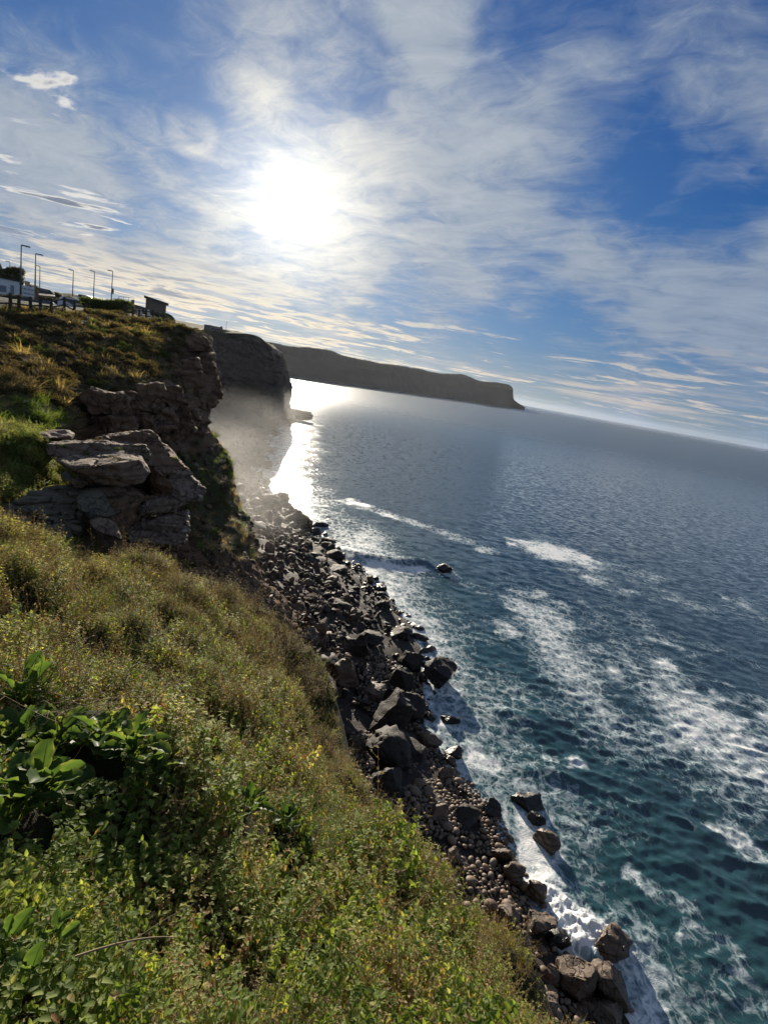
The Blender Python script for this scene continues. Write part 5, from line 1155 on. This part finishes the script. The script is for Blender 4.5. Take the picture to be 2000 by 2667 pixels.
RUB = plain('tyre_rubber', (.02, .02, .02), .8); LAMPW = plain('headlamp_glass', (.75, .76, .8), .1, n=.02, spec=.8); BRICK = plain('brick_red', (.16, .07, .045), .9, n=.3); SHUT = plain('shutter_grey', (.20, .22, .26), .6, n=.1)  # SHUT: plain blue-grey for windows, door and every other slat
def bm_obj(name, parent, mat, fn, loc=(0, 0, 0), smooth=False, bevel=0.0):
    bm = bmesh.new(); fn(bm)
    if bevel: bmesh.ops.bevel(bm, geom=bm.edges[:], offset=bevel, segments=2, affect='EDGES', profile=.6)
    me = bpy.data.meshes.new(name); bm.to_mesh(me); bm.free(); me.materials.append(mat)
    if smooth: me.polygons.foreach_set('use_smooth', np.ones(len(me.polygons), bool))
    return link(name, me, parent, loc)
def box(bm, x0, x1, y0, y1, z0, z1):
    r = bmesh.ops.create_cube(bm, size=1.0, matrix=Matrix.Translation(((x0 + x1) / 2, (y0 + y1) / 2, (z0 + z1) / 2)) @ Matrix.Diagonal((x1 - x0, y1 - y0, z1 - z0, 1)))
def cyl(bm, r0, r1, h, seg=10, m=Matrix()):
    bmesh.ops.create_cone(bm, cap_ends=True, segments=seg, radius1=r0, radius2=r1, depth=h, matrix=m @ Matrix.Translation((0, 0, h / 2)))
# --- post and rail fence along the clifftop
def fence():
    line = [(-40, 806, 50), (28, 806, 52), (50, 808, 52.5), (80, 812, 54), (106, 810, 56), (134, 814, 57), (168, 808, 59), (194, 822, 60), (222, 824, 62), (328, 822, 70), (346, 826, 71), (362, 832, 70), (380, 834, 70), (398, 836, 70), (412, 838, 71), (424, 838, 72)]
    pts = [at(*p) for p in line]; root = empty('wooden_fence', pts[0]); tag(root, 'dark wooden post and rail fence along the clifftop', 'fence'); b0 = pts[0]
    for i, p in enumerate(pts):
        h = 1.15 + .06 * math.sin(i * 2.1); bm_obj('post', root, WOOD, lambda bm: box(bm, -.09, .09, -.09, .09, -.5, h), p - b0, bevel=.015)
    for i in range(len(pts) - 1):
        if i == 8: continue
        for zz in (.45, .95):
            a, b = pts[i] - b0 + [0, 0, zz], pts[i + 1] - b0 + [0, 0, zz]; L = np.linalg.norm(b - a); me = bm_obj('rail', root, WOOD, lambda bm: box(bm, 0, L, -.035, .035, -.06, .06), a, bevel=.01)
            me.rotation_euler = Vector(b - a).to_track_quat('X', 'Z').to_euler()
fence()
# --- street lamps
LMP = [(55, 770, 92, 640, 'tallest street lamp, beside the white building'), (92, 772, 108, 662, 'street lamp in front of the stone garden wall'), (104, 765, 160, 694, 'distant street lamp behind the dark parked van'), (190, 772, 150, 705, 'street lamp on the hilltop left of the silver van'), (244, 784, 150, 707, 'street lamp on the slope just past the silver van'), (290, 794, 138, 706, 'street lamp nearest the hut with a box on its pole'), (27, 712, 190, 683, 'far street lamp beside the steep-roofed house'), (53, 735, 150, 706, 'short double-headed lamp partly hidden by the tallest lamp')]
for k, (x, y, r, yt, lab) in enumerate(LMP):
    b = at(x, y, r); tp = at(x + (8 if k in (0, 1) else 3), yt, r); H = tp[2] - b[2] + .0; t = empty('street_lamp', b, math.atan2(-b[0], b[1])); tag(t, lab, 'street lamp', 'street lamps along the cliff road')
    bm_obj('pole', t, POLE, lambda bm: cyl(bm, .13, .07, H + 1.2, 10), (0, 0, -1.2), True)
    sgn = -1 if k in (2, 6, 3, 4, 5) else 1
    bm_obj('lamp_head', t, POLE, lambda bm: box(bm, min(0, sgn * 1.0), max(0, sgn * 1.0), -.16, .16, H - .06, H + .08), bevel=.03)
    bm_obj('lamp_lens', t, LAMPW, lambda bm: box(bm, min(sgn * .4, sgn * .9), max(sgn * .4, sgn * .9), -.12, .12, H - .10, H - .062))
    if k == 7: bm_obj('lamp_head', t, POLE, lambda bm: box(bm, -1.0, -.01, -.16, .16, H - .05, H + .07), bevel=.03)
    if k == 5: bm_obj('switch_box', t, CONC, lambda bm: box(bm, .08, .40, -.2, .2, 2.3, 3.4), bevel=.02)
# --- square hut on the headland path
def facing(b): return math.atan2(-b[0], b[1])
def hut():
    b = at(405, 826, 95); t = empty('flat_roofed_hut', b, facing(b)); tag(t, 'small square brown hut with an overhanging flat roof at the cliff edge', 'hut')
    bm_obj('wall', t, CONC, lambda bm: box(bm, -1.45, 1.45, -.2, 2.8, -1.0, 2.15), bevel=.02)
    def rf(bm):
        V = [bm.verts.new(v) for v in [(-1.75, -.6, 2.62), (1.75, -.6, 2.16), (1.75, 3.1, 2.16), (-1.75, 3.1, 2.62), (-1.75, -.6, 2.80), (1.75, -.6, 2.34), (1.75, 3.1, 2.34), (-1.75, 3.1, 2.80)]]
        for f in [(0, 3, 2, 1), (4, 5, 6, 7), (0, 1, 5, 4), (1, 2, 6, 5), (2, 3, 7, 6), (3, 0, 4, 7)]: bm.faces.new([V[i] for i in f])
    bm_obj('roof', t, ROOFD, rf)
    def gable(bm):
        V = [bm.verts.new(v) for v in [(-1.45, -.2, 2.15), (1.45, -.2, 2.15), (1.45, 2.8, 2.15), (-1.45, 2.8, 2.15), (-1.45, -.2, 2.58), (1.45, -.2, 2.2), (1.45, 2.8, 2.2), (-1.45, 2.8, 2.58)]]
        for f in [(0, 3, 2, 1), (4, 5, 6, 7), (0, 1, 5, 4), (1, 2, 6, 5), (2, 3, 7, 6), (3, 0, 4, 7)]: bm.faces.new([V[i] for i in f])
    bm_obj('upper_wall', t, CONC, gable)
    bm_obj('plinth', t, CONC, lambda bm: box(bm, -1.6, 2.4, -.5, 3.0, -1.6, -.55), bevel=.05)
    w0 = at(350, 806, 96); w1 = at(386, 812, 96); r2 = empty('low_wall', w0, math.atan2(w1[1] - w0[1], w1[0] - w0[0])); L = math.hypot(*(w1 - w0)[:2]); tag(r2, 'low brown wall joining the hut, higher at its gate pier', 'wall')
    def lw(bm):
        V = [bm.verts.new(v) for v in [(0, 0, -1.6), (L, 0, -1.6), (L, 0, .55), (0, 0, .75), (0, .4, -1.6), (L, .4, -1.6), (L, .4, .55), (0, .4, .75)]]
        for f in [(0, 1, 2, 3), (5, 4, 7, 6), (3, 2, 6, 7), (0, 4, 5, 1), (0, 3, 7, 4), (1, 5, 6, 2)]: bm.faces.new([V[i] for i in f])
    bm_obj('wall_body', r2, CONC, lw); bm_obj('gate_pier', r2, CONC, lambda bm: box(bm, -.45, -.01, -.06, .48, -1.6, 1.35), bevel=.03)
    p0 = at(292, 796, 118); p1 = at(309, 799, 117); r3 = empty('stone_pier_wall', p0, math.atan2(p1[1] - p0[1], p1[0] - p0[0])); L2 = math.hypot(*(p1 - p0)[:2]); tag(r3, 'short stepped wall end beside the wire fence panel', 'wall')
    bm_obj('wall_body', r3, CONC, lambda bm: box(bm, 0, L2 - .01, 0, .45, -1, .8), bevel=.05); bm_obj('gate_pier', r3, CONC, lambda bm: box(bm, L2, L2 + .7, -.05, .5, -1, 1.25), bevel=.04)
    f0 = at(309, 792, 108); f1 = at(349, 798, 104); r4 = empty('wire_fence', f0, math.atan2(f1[1] - f0[1], f1[0] - f0[0])); L3 = math.hypot(*(f1 - f0)[:2]); tag(r4, 'thin galvanised wire fence panel between the two brown walls', 'fence')
    for i in range(4): bm_obj('post', r4, POLE, lambda bm: cyl(bm, .03, .03, 2.9, 8), (L3 * i / 3, 0, -1.6), True)
    bm_obj('rail', r4, POLE, lambda bm: box(bm, 0, L3, -.02, .02, 1.22, 1.27))
    for i in range(7): bm_obj('wire', r4, POLE, lambda bm: box(bm, 0, L3, -.006, .006, -.006, .006), (0, 0, -.9 + .3 * i))
hut()
# --- two tilted white boards by the path
for k, (x, y, lab) in enumerate([(366, 828, 'bright white tilted board by the fence, the one farther from the hut'), (386, 829, 'bright white tilted board by the fence, the one nearer the hut')]):
    b = at(x, y, 72); t = empty('white_board', b, facing(b)); tag(t, lab, 'board', 'white boards by the clifftop fence')
    o = bm_obj('panel', t, PANEL, lambda bm: box(bm, -.26, .26, -.02, .02, 0, .95), (0, 0, .05), bevel=.008); o.rotation_euler = (.42, -.18, 0)
    bm_obj('foot', t, PANEL, lambda bm: box(bm, -.1, .42, -.25, .25, -.3, .1), bevel=.02)
    bm_obj('leg', t, WOOD, lambda bm: box(bm, -.32, -.26, .1, .18, -.4, .9))
# --- road, hedge bank, hilltop
def strip(name, a, b, mat, lab, dz=.05):
    A = catmull(np.array(a), 40); B = catmull(np.array(b), 40); G = np.array([A * (1 - f) + B * f for f in np.linspace(0, 1, 6)]); G[..., 2] += dz; G[..., 2] += 0
    me = mesh_np(name, G.reshape(-1, 3), grid_faces(6, 40), mat); tag(link(name, me), lab, kind='structure')
strip('road', [at(-300, 752, 120), at(60, 769, 118), at(128, 775, 125), at(180, 783, 128), at(214, 791, 128)], [at(-300, 748, 170), at(60, 764, 170), at(128, 769, 172), at(180, 777, 172), at(216, 786, 168)], ASPH, 'light asphalt cliff road climbing the rise', .25)
def hill():
    rows = [[at(-300, 760, 165), at(60, 772, 170), at(135, 772, 175), at(200, 784, 175), at(260, 797, 165), at(310, 803, 150)], [at(-300, 742, 200), at(60, 757, 200), at(130, 763, 205), at(165, 767, 205), at(230, 777, 195), at(310, 798, 170)]]
    rows.append([p + np.array([-20, 60, -6]) for p in rows[1]]); G = loft([np.array(r) for r in rows], 60, 14); G[..., 2] += .5 * fbm(G, .15, 3, 8)
    tag(link('grassy_rise', mesh_np('grassy_rise', G.reshape(-1, 3), grid_faces(14, 60), TURF)), 'low grassy rise on the skyline behind the road', kind='structure')
hill()
def hedge(name, a, b, w, h, lab, mat, seed, n=2600, leaf=.2):
    rs = np.random.RandomState(seed); A, B = np.array(a), np.array(b); e = B - A; L = np.linalg.norm(e[:2]); t = Tri(); nn = np.array([-e[1], e[0], 0]) / L
    FF = rs.rand(n); HH = h * (.8 + .3 * fbm(np.stack([FF * L * .35, FF * 0 + seed, FF * 0], -1), 1, 3, seed))
    for f, hh in zip(FF, HH):
        z = rs.rand() ** .6 * hh; s = rs.uniform(-.5, .5) * w * (1 - .4 * z / h)
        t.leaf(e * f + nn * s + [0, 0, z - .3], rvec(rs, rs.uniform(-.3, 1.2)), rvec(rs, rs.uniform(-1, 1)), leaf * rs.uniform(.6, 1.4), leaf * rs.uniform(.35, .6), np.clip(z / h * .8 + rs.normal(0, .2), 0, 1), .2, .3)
    root = empty(name, A); tag(root, lab, 'hedge', 'hedges on the clifftop'); link('foliage', t.mesh('foliage', [mat]), root); bm_obj('stem_mass', root, SOIL, lambda bm: None) if False else None
    T2 = Tri(); T2.tube([np.array([0, 0, 0]) + e * q for q in np.linspace(.02, .98, 5)] + np.array([0, 0, h * .3]), h * .33, h * .33, .1, 0, 7); link('branches', T2.mesh('branches', [mat]), root)
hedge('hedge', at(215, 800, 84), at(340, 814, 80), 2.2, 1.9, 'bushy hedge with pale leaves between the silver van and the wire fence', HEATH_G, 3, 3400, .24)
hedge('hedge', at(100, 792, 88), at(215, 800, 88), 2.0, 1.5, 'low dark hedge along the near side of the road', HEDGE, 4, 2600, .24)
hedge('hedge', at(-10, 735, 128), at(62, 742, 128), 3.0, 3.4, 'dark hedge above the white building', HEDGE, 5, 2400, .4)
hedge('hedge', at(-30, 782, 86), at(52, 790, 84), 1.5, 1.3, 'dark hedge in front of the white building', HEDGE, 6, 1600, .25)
# --- white building with louvred end, house roof, garden wall
def kiosk():
    b = at(51, 781, 104); t = empty('white_building', b, facing(b)); tag(t, 'long low white building with louvred end at the frame edge', 'building')
    bm_obj('wall', t, WHITE, lambda bm: box(bm, -9, 0, 0, 4, -1.0, 2.55)); bm_obj('roof', t, ROOFD, lambda bm: box(bm, -9.2, .15, -.15, 4.2, 2.56, 2.72))
    for x0 in (-3.9, -2.5): 
        w = bm_obj('window', t, SHUT, lambda bm: box(bm, x0, x0 + .9, -.05, -.003, .7, 1.6)); 
    bm_obj('door', t, SHUT, lambda bm: box(bm, -1.1, -.65, -.05, -.003, .6, 1.9))
    bm_obj('end_wall', t, WHITE, lambda bm: box(bm, .01, 1.9, .05, 3.5, -1.0, 2.2))
    for i in range(4):
        fr = bm_obj('louvre_panel', t, WHITE, lambda bm: box(bm, .05 + i * .48, .43 + i * .48, -.06, .046, -.7, 2.1))
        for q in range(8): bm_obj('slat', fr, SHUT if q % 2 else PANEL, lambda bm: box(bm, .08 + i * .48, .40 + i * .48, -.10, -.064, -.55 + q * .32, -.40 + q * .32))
kiosk()
def house():
    b = at(2, 720, 175); t = empty('steep_roofed_house', b, facing(b)); tag(t, 'brick house with a steep dark roof at the frame edge', 'house')
    bm_obj('wall', t, BRICK, lambda bm: box(bm, -7, .2, 0, 6, -3, .6)); 
    def rf(bm):
        V = [bm.verts.new(v) for v in [(-7.6, -.6, .61), (1.0, -.6, .61), (1.0, 6.6, .61), (-7.6, 6.6, .61), (-7.6, 3, 4.6), (-.6, 3, 4.6)]]
        for f in [(0, 1, 5, 4), (1, 2, 5), (2, 3, 4, 5), (0, 4, 3), (0, 3, 2, 1)]: bm.faces.new([V[i] for i in f])
    bm_obj('roof', t, ROOFD, rf); bm_obj('window', t, WHITE, lambda bm: box(bm, -.9, -.2, -.06, -.003, -1.2, .1)); 
house()
def gwall():
    a, b = at(77, 774, 112), at(103, 780, 114); t = empty('garden_wall', a, math.atan2(b[1] - a[1], b[0] - a[0])); L = math.hypot(*(b - a)[:2]); tag(t, 'stone garden wall topped with shrubs beside the white building', 'wall'); rs = np.random.RandomState(9)
    for i in range(5):
        x = 0
        while x < L - .1:
            w = min(rs.uniform(.35, .7), L - x); bm_obj('stone', t, STONE, lambda bm: box(bm, x + .01, x + w - .01, rs.uniform(-.03, .02), .4, -.6 + i * .36, -.26 + i * .36), bevel=.03); x += w
    bm_obj('pillar', t, STONE, lambda bm: box(bm, -.4, .0, -.1, .5, -.6, 2.4), bevel=.03)
    T = Tri(); 
    for _ in range(700): T.leaf(np.array([rs.uniform(0, L), rs.uniform(-.1, .6), 1.2 + rs.uniform(0, .9) * (1 - .2 * rs.rand())]), rvec(rs, rs.uniform(-.3, 1.2)), UP, .2, .1, rs.uniform(0, 1), .2, .3)
    o = link('shrub_top', T.mesh('shrub_top', [HEDGE]), t)
gwall()
# --- vehicles
def car(name, loc, rz, L, Wd, H, paint, lab, van=False):
    t = empty(name, loc, rz); tag(t, lab, 'van' if van else 'car', 'vehicles on the cliff road')
    prof = [(-.5, .28), (-.5, .55), (-.47, .62 if van else .60), (-.40, .96), (-.33, 1.0), (.12 if not van else .18, 1.0), (.18 if not van else .24, .97), (.30 if not van else .36, .64), (.47, .54), (.5, .42), (.5, .20), (.46, .16), (-.46, .16)]
    def body(bm):
        n = len(prof); sec = [(-.5, .84), (-.42, 1), (.42, 1), (.5, .84)]
        vs2 = [[bm.verts.new((x * L, y * Wd * (1 if z < .66 else .86), (z if s > .9 else z * .94 + .02) * H)) for x, z in prof] for y, s in [(-.5, .9), (-.47, 1), (.47, 1), (.5, .9)]]
        for a in range(3):
            for i in range(n): bm.faces.new([vs2[a][i], vs2[a][(i + 1) % n], vs2[a + 1][(i + 1) % n], vs2[a + 1][i]])
        bm.faces.new(vs2[0][::-1]); bm.faces.new(vs2[3])
    bm_obj('body', t, paint, body)
    xa, xb = (.20, .295) if not van else (.26, .35)
    def glass(bm):
        V = [bm.verts.new(v) for v in [(xa * L + .012 * L, -.38 * Wd, .93 * H), (xa * L + .012 * L, .38 * Wd, .93 * H), (xb * L + .012 * L, .42 * Wd, .68 * H), (xb * L + .012 * L, -.42 * Wd, .68 * H)]]; bm.faces.new(V)
        bmesh.ops.solidify(bm, geom=bm.faces[:], thickness=.02)
    bm_obj('windscreen', t, GLASS, glass)
    for s in (-1, 1):
        bm_obj('side_window', t, GLASS, lambda bm: box(bm, -.36 * L, .16 * L, s * .485 * Wd - .012, s * .485 * Wd + .012, .68 * H, .92 * H))
        bm_obj('headlight', t, LAMPW, lambda bm: box(bm, .475 * L, .503 * L, s * .38 * Wd - .18, s * .38 * Wd + .18, .40 * H, .52 * H), bevel=.01)
        for x in (-.31, .31):
            w = bm_obj('wheel', t, RUB, lambda bm: bmesh.ops.create_cone(bm, cap_ends=True, segments=18, radius1=.33, radius2=.33, depth=.22, matrix=Matrix.Translation((x * L, s * .44 * Wd, .33)) @ Matrix.Rotation(math.pi / 2, 4, 'X')))
            bm_obj('rim', w, POLE, lambda bm: bmesh.ops.create_cone(bm, cap_ends=True, segments=14, radius1=.2, radius2=.2, depth=.03, matrix=Matrix.Translation((x * L, s * (.44 * Wd + .12), .33)) @ Matrix.Rotation(math.pi / 2, 4, 'X')))
    bm_obj('bumper', t, RUB, lambda bm: box(bm, .44 * L, .512 * L, -.46 * Wd, .46 * Wd, .2 * H, .30 * H), bevel=.02)
    return t
p = at(117, 774, 172); car('parked_van', p, facing(p) + .05, 5.0, 1.9, 2.0, CARD, 'dark van parked on the rise beside the garden wall', True)
p = at(221, 791, 140); car('silver_van', p, facing(p) - 2.0, 4.4, 1.8, 1.75, CARW, 'silver van with bright headlights on the road', True)
p = at(113, 816, 70); car('parked_car', p + np.array([0, 0, -.1]), facing(p) - .25, 4.2, 1.75, 1.45, CARB, 'blue-grey car partly hidden behind the wooden fence')
p = at(196, 806, 88); car('white_car', p + np.array([0, 0, -.2]), facing(p) + .1, 4.2, 1.75, 1.5, CARW, 'pale car seen low behind the fence below the silver van')
# --- long ruined building on the middle headland
def ruin():
    a, b = at(547, 864, 206), at(622, 871, 212); t = empty('long_low_building', a, math.atan2(b[1] - a[1], b[0] - a[0])); L = math.hypot(*(b - a)[:2]); tag(t, 'long low flat-roofed building on top of the dark headland', 'building')
    bm_obj('wall', t, CONC, lambda bm: box(bm, 0, L * .42, 0, 4, -2, 2.2)); bm_obj('wing', t, CONC, lambda bm: box(bm, L * .43, L, .3, 4, -2, 1.7))
    bm_obj('chimney', t, CONC, lambda bm: box(bm, L * .43, L * .47, 1, 1.8, 1.71, 2.6)); bm_obj('mast', t, POLE, lambda bm: cyl(bm, .06, .05, 3.2, 8), (L * .62, 1.5, 1.7)); bm_obj('parapet', t, CONC, lambda bm: box(bm, L * .95, L + .3, .2, 4.1, 1.71, 2.1))
    for i in range(6): bm_obj('window', t, GLASS, lambda bm: box(bm, L * (.05 + .06 * i), L * (.05 + .06 * i) + .5, -.04, -.003, .6, 1.5))
ruin()
